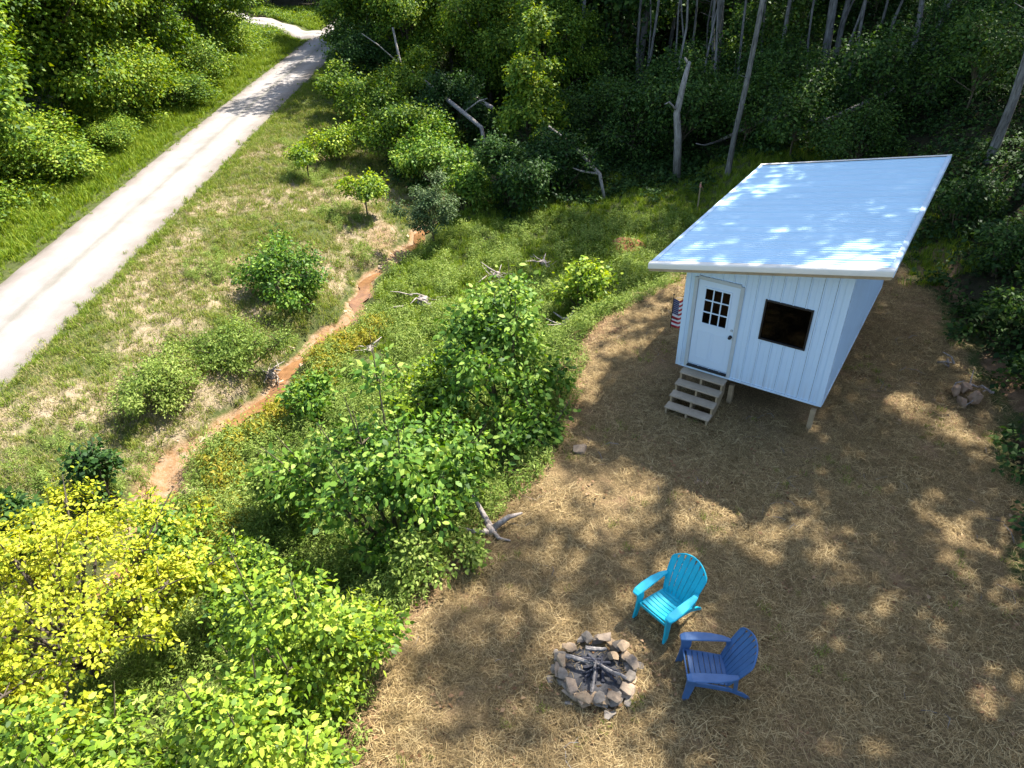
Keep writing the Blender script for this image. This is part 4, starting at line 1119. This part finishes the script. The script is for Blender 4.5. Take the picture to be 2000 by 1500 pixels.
# uprooted root mass on the right bank
e = empty('root_clump', at_ground(10.0, 12.6)); tag(e, 'tangle of exposed roots and soil on the cut bank right of the cabin', 'roots')
g = np.random.default_rng(85)
for k in range(5):
    o = mesh_obj('soil_clod', rock_mesh('soil_clod', g.uniform(.14, .34, 3), 850 + k), MT['root_soil'], e); o.location = (g.normal(0, .3), g.normal(0, .4), g.uniform(.05, .3))
for k in range(9):
    a = g.uniform(0, 6.28); p = np.array([g.normal(0, .2), g.normal(0, .35), g.uniform(.1, .35)]); q = p + np.array([math.cos(a) * .3, math.sin(a) * .3, g.uniform(-.15, .2)])
    MB().tube([p, (p + q) / 2 + g.normal(0, .08, 3), q], [.03, .02, .008], 5).build('root', MT['dead_wood'], e, smooth=True)

# ------------------------------------------------------------------ trees left of the lane
def tree_meshes(seed, r, h, low, k, Ln, Wd, dens, trunk_r, hf=.5):
    g = np.random.default_rng(seed)
    lobes = auto_lobes(g, r, h, k, low)
    area = 4 * r * (r + h * (1 - low)); per = 10
    ncl = int(area * dens / (per * Ln * Wd * .5))
    return plant_meshes(g, lobes, ncl, per, .32, Ln, Wd, trunk_r, False, .5, 1, hf, 5, .25)
LT = [tree_meshes(s, 3.4, 9.0, .1, 15, .18, .11, 2.4, .16, .45) for s in (101, 102, 103)]
LB = [tree_meshes(s, 1.8, 2.8, .05, 9, .13, .08, 2.0, .05, .3) for s in (111, 112)]
for x, y, mi, sc, lb in [(-20.0, 27.8, 0, 1.0, 'big sunlit tree at the left edge beside the lane'), (-21.5, 22.0, 1, .9, 'tree at the left edge in front of the big sunlit tree'),
                     (-24.5, 31.5, 2, 1.15, 'yellow green tree behind the big sunlit tree'), (-21.8, 37.5, 1, 1.05, 'dark tree across the lane between the sunlit tree and the next crown'),
                     (-20.6, 45.0, 0, 1.0, 'tree with drooping boughs over the far verge'), (-19.8, 52.5, 2, .95, 'pale tree on the verge before the side track'),
                     (-27.0, 42.0, 0, 1.3, 'tall tree deep in the left woods'), (-26.0, 54.0, 1, 1.2, 'tree standing above the side track'),
                     (-20.5, 90, 2, 1.1, 'tree beyond the side track'), (-17.5, 84.0, 0, 1.2, 'tree at the far end of the lane')]:
    me = LT[mi]
    e = place('tree', lb, 'tree', at_ground(x, y, -.1), me, 'leaf_roadside', 'bark_dark', None, None, sc)
for i, (x, y, mi, sc, lb) in enumerate([(-19.4, 31.0, 0, (1.1, 1.3, .75), 'low bush on the verge under the big sunlit tree'), (-18.4, 34.6, 1, (.6, .8, .45), 'light bush on the verge left of the lane middle'), (-19.6, 38.2, 0, (1.1, 1.2, 1.1), 'leafy bush on the verge between two left trees'),
                         (-18.5, 42.4, 1, (.9, 1.1, .6), 'bush hanging over the verge near the lane bend'), (-19.0, 24.0, 1, (1.0, .9, .55), 'bush at the left edge below the trees'), (-18.9, 47.5, 0, (1.1, .9, .9), 'bush at the verge before the side track'), (-20.0, 57.5, 1, .95, 'bush at the corner of the side track')]):
    place('verge_bush', lb, 'bush', at_ground(x, y), LB[mi], 'leaf_roadside', 'stem', None, None, sc)
# trees right of the lane that shade its far bend
for x, y, mi, sc, lb in [(-8.2, 49.5, 1, .95, 'leafy tree right of the lane shading its bend'), (-5.2, 53, 2, 1.1, 'tree behind the thicket with a pale leaning neighbour'), (-9.2, 58.5, 0, 1.15, 'tree crowding the far bend of the lane'), (-8.5, 67, 2, 1.3, 'tall tree beyond the far bend'), (-1.5, 50, 0, 1.1, 'tree at the left end of the dark woods'), (3.5, 54, 1, 1.2, 'leafy tree deep behind the bright sapling')]:
    place('tree', lb, 'tree', at_ground(x, y, -.1), LT[mi], 'leaf_roadside', 'bark_dark', None, None, sc)
for x, y, mi, sc, lb in [(-5.6, 46.5, 0, .85, 'vine hung tree behind the fallen logs'), (-.8, 44.0, 2, .8, 'shaggy tree left of the tall bright sapling'), (-11.2, 66, 1, 1.0, 'tree leaning towards the lane end'), (2.6, 41.5, 1, .75, 'dim leafy tree right behind the tall bright sapling'),
                     (-23.5, 26.0, 2, 1.25, 'tall tree rising behind the left edge tree'), (-23.0, 34.5, 0, 1.25, 'tall light crowned tree over the left verge'), (-21.0, 41.0, 2, 1.1, 'tree filling the gap over the left verge')]:
    place('tree', lb, 'tree', at_ground(x, y, -.1), LT[mi], 'leaf_roadside', 'bark_dark', None, None, sc)
for i, (x, y, r_, h_, lb) in enumerate([(11.2, 11.6, .8, .9, 'low dark bush on the cut bank right of the yard'), (12.2, 14.2, .9, 1.1, 'dark bush on the bank right of the cabin'), (10.3, 9.3, .8, .9, 'dark bush at the right edge of the straw'), (12.9, 17.0, 1.0, 1.2, 'leafy bush on the bank behind the cabin side'), (9.4, 7.3, .7, .8, 'small bush at the right edge beside the straw'), (13.4, 20.0, 1.1, 1.4, 'bush on the slope beyond the right roof corner')]):
    bush(lb, x, y, r_, h_, 'leaf_forest', 140 + i, 7, per=10, Ln=.1, Wd=.06, dens=1.8)
# distant wood closing the view
BG = [tree_meshes(s, 5.0, 15.0, .06, 16, .55, .38, 2.2, .25, .5) for s in (121, 122)]
k = 0
for yy in (80, 92, 106):
    for xx in np.arange(-60, 75, 9.0):
        if -18 < xx < -10 and yy < 100: continue
        x, y = xx + random.uniform(-3, 3), yy + random.uniform(-4, 4)
        place('background_tree', 'distant dark tree in the wood closing the view', 'tree', at_ground(x, y, -.2), BG[k % 2], 'leaf_dark', 'bark_dark', 'distant trees closing the view', None, random.uniform(.85, 1.2)); k += 1

# ------------------------------------------------------------------ tall woodland trees
def forest_meshes(seed, H, cb, r, trunk_r, bend=.25, n=11, ncl=72):
    g = np.random.default_rng(seed)
    T = Tubes()
    zs_ = np.linspace(-.4, H * .92, 9)
    px = np.cumsum(g.normal(0, bend / 3, 9)); py = np.cumsum(g.normal(0, bend / 3, 9)); px -= px[0]; py -= py[0]
    px[0:2] = 0; py[0:2] = 0
    ctr = np.stack([px, py, zs_], -1)
    T.add(ctr, trunk_r * np.array([1.35, 1.05, 1, .92, .84, .72, .56, .36, .12]), 9)
    lobes = []
    for i in range(n):
        f = (i + .5) / n; z = cb + (H - cb) * (.12 + .8 * f)
        a = 2.4 * i + g.uniform(-.4, .4); env = math.sqrt(max(.1, 1 - ((f - .4) / .68) ** 2)); rad = r * env * g.uniform(.45, .8)
        c0 = np.array([np.interp(z, zs_, px), np.interp(z, zs_, py), 0])
        rr = r * g.uniform(.26, .42)
        lobes.append((c0[0] + rad * math.cos(a), c0[1] + rad * math.sin(a), z, rr, rr, rr * .6))
        zb = max(cb * .75, z - rad * .7); s0 = np.array([np.interp(zb, zs_, px), np.interp(zb, zs_, py), zb]); c = np.array(lobes[-1][:3])
        T.add([s0, (s0 + c) / 2 + np.array([0, 0, -.1 * rad]), c], [trunk_r * .4, trunk_r * .28, trunk_r * .1], 5)
    # a few dead stubs on the bare trunk
    for i in range(4):
        z = g.uniform(2, cb); a = g.uniform(0, 6.28); s0 = np.array([np.interp(z, zs_, px), np.interp(z, zs_, py), z]); l = g.uniform(.3, .9)
        T.add([s0, s0 + np.array([math.cos(a) * l, math.sin(a) * l, l * .35])], [trunk_r * .2, trunk_r * .06], 4)
    P, O, li = crown_clusters(g, lobes, ncl, .2, cb * .8)
    Vl, Fl = leaf_arrays(P, O, 40, .36, .32, .24, g, False, .45, 1.0)
    return T.mesh('trunk'), np_mesh('crown', Vl, Fl)
FT = [forest_meshes(s, H, cb, r_, tr_) for s, H, cb, r_, tr_ in ((201, 21, 11, 4.4, .15), (202, 20, 10.5, 4.0, .12), (203, 27, 15, 5.2, .17), (204, 18, 10, 3.0, .09), (205, 21, 12, 3.4, .095))]
FT += [forest_meshes(206, 17, 12.5, 1.5, .1, .3, 4, 9), forest_meshes(207, 15, 11, 1.1, .055, .35, 3, 6), forest_meshes(208, 14, 10.5, 1.1, .045, .4, 3, 6)]
def ftree(x, y, mi, label, group=None, sc=1.0, tilt=None, rz_=None):
    return place('woodland_tree', label, 'tree', at_ground(x, y, -.1), FT[mi], 'leaf_forest', 'bark_pale', group, rz_, sc, tilt=tilt)
ftree(9.1, 29.1, 5, 'tall pale trunk rising behind the left end of the cabin roof', tilt=(0, .03))
ftree(15.3, 22.5, 1, 'slender pale trunk on the slope right of the cabin roof', tilt=(0, .05))
ftree(16.1, 23.6, 6, 'thin trunk close behind the slender trunk right of the roof', tilt=(0, .03))
ftree(15.9, 38.0, 2, 'straight pale trunk above the middle of the cabin roof', tilt=(0, .04))
ftree(17.0, 39.5, 1, 'pale trunk just right of the straight trunk above the roof')
ftree(-3.3, 50, 1, 'pale leaning trunk above the thicket', tilt=(0, -.09))
ftree(4.6, 43.0, 4, 'tall dim trunk behind the bright sapling')
ftree(14.1, 39.3, 3, 'thin straight trunk left of the middle of the roof')
ftree(13.4, 39.9, 6, 'twin thin trunk in the dark woods above the roof ridge')
ftree(18.5, 37.2, 7, 'thin trunk above the right half of the roof', tilt=(0, .05))
ftree(18.2, 34.3, 5, 'curving pale trunk high above the right half of the roof', tilt=(0, .07))
ftree(10.0, 35.4, 6, 'slim trunk between the broken dead trunk and the tall pale trunk', tilt=(0, -.03))
ftree(20.0, 32.0, 4, 'trunk near the top right corner behind a leafy branch')
ftree(22.5, 35.0, 1, 'trunk at the top right deep in the slope wood')
ftree(12.2, 44.0, 0, 'stout dim trunk deep in the dark woods')
ftree(8.2, 46.0, 2, 'dim trunk behind the dead stub in the woods')
ftree(1.5, 46.5, 1, 'dim trunk behind the tall bright sapling')
gs = 'tall trees on the slope shading the yard'
for x, y, mi, sc in ((15.3, 18.7, 2, .95), (15.2, 20.2, 2, .95), (12.9, 10.4, 0, .95), (15.6, 11.2, 0, .95), (14.4, 13.2, 1, .9), (12.0, 6.0, 1, .9), (21.5, 24.5, 0, 1.1), (16.0, 3.6, 0, 1.0), (12.8, 1.2, 2, .85), (24.5, 27.5, 2, 1.0), (20.6, 8, 1, 1)):
    ftree(x, y, mi, 'tall woodland tree on the slope whose crown shades the straw yard', gs, sc)
gp_ = 'thin pole trees in the woods behind the cabin'
g = np.random.default_rng(310); pts = []
while len(pts) < 30:
    x, y = g.uniform(7, 27), g.uniform(33.5, 46)
    if all((x - a) ** 2 + (y - b) ** 2 > 2.2 for a, b in pts):
        pts.append((x, y)); ftree(x, y, 6 + len(pts) % 2, 'thin pale pole tree standing in the woods behind the cabin', gp_, g.uniform(.85, 1.2), (g.normal(0, .03), g.normal(.02, .04)))
gd = 'dim trunks deep in the dark woods'
g = np.random.default_rng(300); pts = []
while len(pts) < 52:
    x, y = g.uniform(2, 48), g.uniform(33, 74)
    if x < 5 and y < 44 or x < 20 and y < 40.5: continue
    if all((x - a) ** 2 + (y - b) ** 2 > 12 for a, b in pts):
        pts.append((x, y)); ftree(x, y, int(g.integers(0, 5)), 'slender dim trunk deep in the dark woods behind the cabin', gd, g.uniform(.85, 1.15))

# understory
UM = [tree_meshes(s, 1.9, 3.6, .25, 8, .14, .085, 1.1, .04, .5) for s in (131, 132, 133)]
for i, (x, y, mi, sc, lb) in enumerate([(11.6, 29.2, 0, .95, 'green understory bush right behind the cabin roof'), (14.6, 29.0, 1, 1.0, 'spreading understory sapling behind the fallen log'), (8.0, 33.0, 2, 1.05, 'understory bush behind the broken dead trunk'),
                                        (18.3, 31.0, 0, .8, 'small leafy sapling at the top right of the slope'), (5.9, 33.6, 1, .95, 'dim understory bush left of the broken dead trunk'), (10.3, 31.2, 2, .8, 'understory bush beside the tall pale trunk'),
                                        (16.6, 26.6, 0, .9, 'bushy sapling on the slope behind the right roof corner'), (13.0, 26.4, 2, .7, 'low leafy bush close behind the roof')]):
    place('understory_bush', lb, 'bush', at_ground(x, y), UM[mi], 'leaf_forest', 'stem', None, None, sc)
gu = 'understory bushes in the dark woods'
pts = []
while len(pts) < 32:
    x, y = g.uniform(3, 40), g.uniform(34, 66)
    if x < 4 and y < 40: continue
    if all((x - a) ** 2 + (y - b) ** 2 > 7 for a, b in pts):
        pts.append((x, y)); place('understory_bush', 'dim understory bush among the trunks of the dark woods', 'bush', at_ground(x, y), UM[len(pts) % 3], 'leaf_forest', 'stem', gu, None, g.uniform(.7, 1.2))

gt = 'tall leafy saplings filling the woods behind the trunks'
pts = []
while len(pts) < 26:
    x, y = g.uniform(4, 44), g.uniform(47, 66)
    if all((x - a) ** 2 + (y - b) ** 2 > 14 for a, b in pts):
        pts.append((x, y)); place('understory_bush', 'tall dim sapling filling the gaps far behind the trunks', 'bush', at_ground(x, y), UM[len(pts) % 3], 'leaf_forest', 'stem', gt, None, g.uniform(1.5, 2.3))
# ------------------------------------------------------------------ ground cover (stuff), scattered with geometry nodes
def blades(g, n, R_, hmin, hmax, w, lean=.5):
    a = g.uniform(0, 6.28, n); rr = R_ * np.sqrt(g.random(n)); p = np.stack([rr * np.cos(a), rr * np.sin(a), np.full(n, -.02)], -1)
    b = g.uniform(0, 6.28, n); d = np.stack([np.cos(b), np.sin(b), 0 * b], -1); h = g.uniform(hmin, hmax, n)[:, None]
    ln = g.uniform(.2, 1, n)[:, None] * lean
    s = np.stack([-d[:, 1], d[:, 0], 0 * b], -1)
    m = p + UP * h * .6 + d * h * ln * .35; t = p + UP * h * (1 - .35 * ln) + d * h * ln
    v = np.stack([p - s * w / 2, p + s * w / 2, m + s * w * .42, m - s * w * .42, t], 1)
    base = np.arange(n)[:, None] * 5
    F = np.concatenate([base + np.array([[0, 1, 2]]), base + np.array([[0, 2, 3]]), base + np.array([[3, 2, 4]])], 0)
    return v.reshape(-1, 3), F
def strands(g, n, R_, l0, l1, w, z=.03):
    p = np.stack([g.uniform(-R_, R_, n), g.uniform(-R_, R_, n), g.uniform(.0, z, n)], -1)
    a = g.uniform(0, 6.28, n); d = np.stack([np.cos(a), np.sin(a), g.normal(0, .12, n)], -1); s = np.stack([-np.sin(a), np.cos(a), g.normal(0, .3, n)], -1)
    L_ = g.uniform(l0, l1, n)[:, None]; bend = s * L_ * g.normal(0, .12, n)[:, None]
    v = np.stack([p - d*L_/2 - s*w/2, p - d*L_/2 + s*w/2, p + bend + UP*.015 + s*w/2, p + bend + UP*.015 - s*w/2, p + d*L_/2 + s*w/2, p + d*L_/2 - s*w/2], 1)
    base = np.arange(n)[:, None] * 6
    F = np.concatenate([base + np.array([[0, 1, 2, 3]]), base + np.array([[3, 2, 4, 5]])], 0)
    return v.reshape(-1, 3), F
def weed_plant(g, n, h, R_, Ln, Wd):
    P = []; O = []
    for i in range(n):
        a = g.uniform(0, 6.28); q = R_ * math.sqrt(g.random()); hh = h * g.uniform(.6, 1.0)
        for z in np.linspace(.1, 1, 6):
            P.append((q * math.cos(a), q * math.sin(a), z * hh)); O.append((.5 * math.cos(a), .5 * math.sin(a), .6))
    return leaf_arrays(np.array(P), unit(np.array(O)), 4, Ln * .45, Ln, Wd, g, False, .8, .7, .35)
def herb(g, n, h, R_, Ln, Wd):
    a = g.uniform(0, 6.28, n); q = R_ * np.sqrt(g.random(n)); P = np.stack([q * np.cos(a), q * np.sin(a), g.uniform(.25, 1, n) * h], -1)
    return leaf_arrays(P, unit(np.stack([np.cos(a), np.sin(a), .6 + 0 * a], -1)), 3, Ln * .4, Ln, Wd, g, False, .5, 1.0, .25)

def source(name, arrs, mat):
    c = bpy.data.collections.new(name)
    for V_, F_ in arrs:
        me = np_mesh(name, V_, F_); me.materials.append(MT[mat])
        c.objects.link(bpy.data.objects.new(name, me))
    return c
def scatter(name, label, pts, coll, smin, smax, g, tilt=.15):
    n = len(pts)
    me = bpy.data.meshes.new(name); me.vertices.add(n); me.vertices.foreach_set('co', np.ascontiguousarray(pts, np.float32).ravel())
    a = me.attributes.new('rot', 'FLOAT_VECTOR', 'POINT'); a.data.foreach_set('vector', np.stack([g.normal(0, tilt, n), g.normal(0, tilt, n), g.uniform(0, 6.28, n)], -1).astype(np.float32).ravel())
    a = me.attributes.new('scl', 'FLOAT', 'POINT'); a.data.foreach_set('value', g.uniform(smin, smax, n).astype(np.float32))
    a = me.attributes.new('pick', 'INT', 'POINT'); a.data.foreach_set('value', g.integers(0, len(coll.objects), n).astype(np.int32))
    o = bpy.data.objects.new(name, me); COL.objects.link(o)
    ng = bpy.data.node_groups.new(name, 'GeometryNodeTree')
    ng.interface.new_socket('Geometry', in_out='INPUT', socket_type='NodeSocketGeometry'); ng.interface.new_socket('Geometry', in_out='OUTPUT', socket_type='NodeSocketGeometry')
    N = ng.nodes; L = ng.links
    gi = N.new('NodeGroupInput'); go = N.new('NodeGroupOutput'); iop = N.new('GeometryNodeInstanceOnPoints'); ci = N.new('GeometryNodeCollectionInfo')
    ci.inputs['Collection'].default_value = coll; ci.inputs['Separate Children'].default_value = True; ci.inputs['Reset Children'].default_value = True
    def attr(nm, ty):
        x = N.new('GeometryNodeInputNamedAttribute'); x.data_type = ty; x.inputs['Name'].default_value = nm; return x.outputs['Attribute']
    L.new(gi.outputs[0], iop.inputs['Points']); L.new(ci.outputs[0], iop.inputs['Instance'])
    iop.inputs['Pick Instance'].default_value = True
    L.new(attr('pick', 'INT'), iop.inputs['Instance Index']); L.new(attr('rot', 'FLOAT_VECTOR'), iop.inputs['Rotation']); L.new(attr('scl', 'FLOAT'), iop.inputs['Scale'])
    L.new(iop.outputs[0], go.inputs[0])
    md = o.modifiers.new('scatter', 'NODES'); md.node_group = ng
    return tag(o, label, None, None, 'stuff')
def spread(g, n, x0, x1, y0, y1, prob):
    x = g.uniform(x0, x1, n); y = g.uniform(y0, y1, n)
    # only where the ground is in or near view
    dep = y * _cp + (CAM_H + 1) * _sp
    vis = (np.abs(x) < dep * .80 + 1.5)
    k = vis & (g.random(n) < prob(x, y))
    x, y = x[k], y[k]
    return np.stack([x, y, height(x, y)], -1)
def in_cabin(x, y, m=0.0):
    dx, dy = x - 3.6, y - 13.1; u = dx * math.cos(CY) + dy * math.sin(CY); v = -dx * math.sin(CY) + dy * math.cos(CY)
    return (u > -m) & (u < CW + m) & (v > -m) & (v < CD + m)
g = np.random.default_rng(500)
S_straw = source('straw_strands', [strands(g, 70, .3, .06, .22, .0048, .035) for _ in range(5)], 'straw')
S_grass = source('grass_tuft', [blades(g, 26, .14, .06, .2, .012, .9) for _ in range(4)], 'grass')
S_lush = source('lush_tuft', [blades(g, 26, .2, .15, .42, .02, .8) for _ in range(4)], 'grass_lush')
S_dry = source('dry_tuft', [blades(g, 26, .2, .04, .16, .011, 1.1) for _ in range(4)], 'grass_dry')
S_weed = source('weed_clump', [weed_plant(g, 9, .45, .22, .075, .022) for _ in range(5)], 'weed')
S_gold = source('gold_clump', [weed_plant(g, 6, .4, .2, .09, .035) for _ in range(3)], 'weed_gold')
S_herb = source('leafy_clump', [herb(g, 24, .28, .3, .09, .06) for _ in range(4)], 'ground_leaf')
S_vherb = source('verge_clump', [herb(g, 24, .4, .3, .09, .055) for _ in range(4)], 'leaf_roadside')

SIDE = np.stack([np.interp(np.linspace(0, 6, 80), range(7), sp_[:, 0]), np.interp(np.linspace(0, 6, 80), range(7), sp_[:, 1])], -1)
def off_side(x, y):
    return (((x[:, None] - SIDE[None, :, 0]) ** 2 + (y[:, None] - SIDE[None, :, 1]) ** 2).min(1) > 2.1 ** 2) * 1.0
def strawzone(x, y):
    z = zones(x, y)[0]
    pit_ = ((x - FPX) ** 2 + (y - FPY) ** 2) > .55 ** 2
    bare = np.clip(1.2 - 1.5 * np.clip(wob(x, y, 1.1, 4.) - .15, 0, 1), .1, 1)
    return z * pit_ * (~in_cabin(x, y, -.1)) * bare
scatter('straw', 'loose golden straw strewn over the yard', spread(g, 9500, -4, 13, 2.5, 22.5, strawzone), S_straw, .55, 1.25, g, .06)
scatter('yard_grass', 'sparse green grass sprouting through the straw', spread(g, 5000, -4, 13, 2.5, 23, lambda x, y: zones(x, y)[0] * np.clip(wob(x, y, 1.3, 7.) - .05, 0, .8) * (~in_cabin(x, y)) * (((x - FPX) ** 2 + (y - FPY) ** 2) > .7 ** 2)), S_grass, .4, .8, g)
def gully(x, y):
    d = x - xs_at(y); e = x - xe_at(y)
    ok = np.ones_like(x)
    for bx_, by_ in BRUSH: ok = ok * (((x - bx_) ** 2 + (y - by_) ** 2) > .75 ** 2)
    return ok * ((d > .6 + .35 * wob(x, y, 1.8)) & (e < -.1)) * (1 - .6 * ss(19.5, 22, y)) * np.clip(.9 + .4 * wob(x, y, 1.2), .3, 1)
scatter('gully_weeds', 'bright feathery weeds filling the gully', spread(g, 8500, -9, 7, 2.5, 27, gully), S_weed, .55, 1.25, g)
scatter('golden_weeds', 'yellowing weeds along the stream bank', spread(g, 1500, -8, -3, 8.5, 20, lambda x, y: np.exp(-((x - xs_at(y) - 1.35) / .4) ** 2)), S_gold, .6, 1.2, g)
def bankgrass(x, y):
    st_, mu, dr, fo, ba = zones(x, y)
    d = x - xs_at(y)
    return ((x > -12.5) & (d < -.5 + .25 * wob(x, y, 2.0))) * (1 - .8 * mu) * (1 - .55 * dr)
scatter('bank_grass', 'short green grass on the bank below the lane', spread(g, 22000, -13, 0, 6, 48, bankgrass), S_grass, .6, 1.4, g)
scatter('dry_grass', 'dry cut grass on the bank below the lane', spread(g, 17000, -13, 0, 6, 42, lambda x, y: ((x > -12.6) & (x < xs_at(y) - .6)) * (.25 + .75 * zones(x, y)[2]) * (1 - .7 * zones(x, y)[1])), S_dry, .7, 1.4, g)
scatter('bank_weeds', 'clumps of green weeds on the bank below the lane', spread(g, 9000, -12.5, -2, 8, 40, lambda x, y: (x < xs_at(y) - .5) * np.clip(1.6 * wob(x, y, .8, 5.) - .25, 0, 1) * ss(-11.5, -9.5, x)), S_weed, .4, .9, g)
scatter('lane_edge_grass', 'bright grass fringing both sides of the lane', spread(g, 9000, -17.2, -11.6, 10, 80, lambda x, y: off_side(x, y) * np.exp(-((np.abs(x + 14.4) - 2.05) / .3) ** 2)), S_lush, .3, .7, g)
scatter('verge_grass', 'lush grass on the verge left of the lane', spread(g, 15000, -22, -16.5, 12, 82, lambda x, y: off_side(x, y) * ss(16.6, 17.2, -x) * (1 - .5 * ss(19, 21, -x))), S_lush, .6, 1.3, g)
scatter('verge_weeds', 'leafy weeds on the verge left of the lane', spread(g, 5000, -24, -17, 14, 80, lambda x, y: off_side(x, y) * ss(17.6, 19.5, -x) * .9), S_vherb, .7, 1.6, g)
def reargrass(x, y):
    d = x - xs_at(y)
    return ((d > .6) & (y > 17.5)) * (1 - zones(x, y)[0]) * (1 - .85 * ss(29, 33, y)) * (1 - ss(.5, 2, x - xb_at(y)))
scatter('rear_grass', 'green grass in the clearing behind the cabin', spread(g, 11000, -5, 15, 17.5, 34, reargrass), S_lush, .35, .85, g)
def forestfloor(x, y):
    f_ = zones(x, y)[3]
    return f_ * (x > -6) * np.clip(.75 + .5 * wob(x, y, .7, 3.), .1, 1)
scatter('forest_plants', 'dark leafy ground plants on the slope and wood floor', spread(g, 20000, -6, 32, 2, 60, forestfloor), S_herb, .7, 1.7, g)
# dead leaves and twigs on the straw
S_lit = source('dead_leaf', [leaf_arrays(g.uniform(-.3, .3, (9, 3)) * np.array([1, 1, .02]) + np.array([0, 0, .05]), np.tile(np.array([[0, 0, 1.0]]), (9, 1)), 1, .05, .09, .06, g, False, .1, 1.0) for _ in range(3)], 'dead_leaf')
scatter('leaf_litter', 'brown dead leaves lying on the straw', spread(g, 1500, -3, 13, 2.5, 22, lambda x, y: zones(x, y)[0] * np.clip(.5 + wob(x, y, .9, 2.), 0, 1) * (~in_cabin(x, y))), S_lit, .4, .85, g, .05)
S_twig = source('twig', [strands(g, 3, .3, .12, .35, .01, .05) for _ in range(3)], 'twig')
scatter('twigs', 'small grey twigs lying on the straw', spread(g, 170, -3, 13, 2.5, 22, lambda x, y: zones(x, y)[0] * (~in_cabin(x, y))), S_twig, .6, 1.4, g, .08)
# stones in the stream bed
gp = np.random.default_rng(600)
S_peb = bpy.data.collections.new('stream_stone')
for k in range(4):
    me = rock_mesh('stream_stone', (.16, .12, .08), 900 + k); me.materials.append(MT['pebble']); S_peb.objects.link(bpy.data.objects.new('stream_stone', me))
scatter('stream_stones', 'pale stones lying in the muddy stream bed', spread(gp, 900, -10, 0, 9.5, 30, lambda x, y: np.exp(-((x - xs_at(y) + .15) / .55) ** 2) * np.clip(.4 + wob(x, y, 1.4, 8.), 0, 1)), S_peb, .4, 1.6, gp)
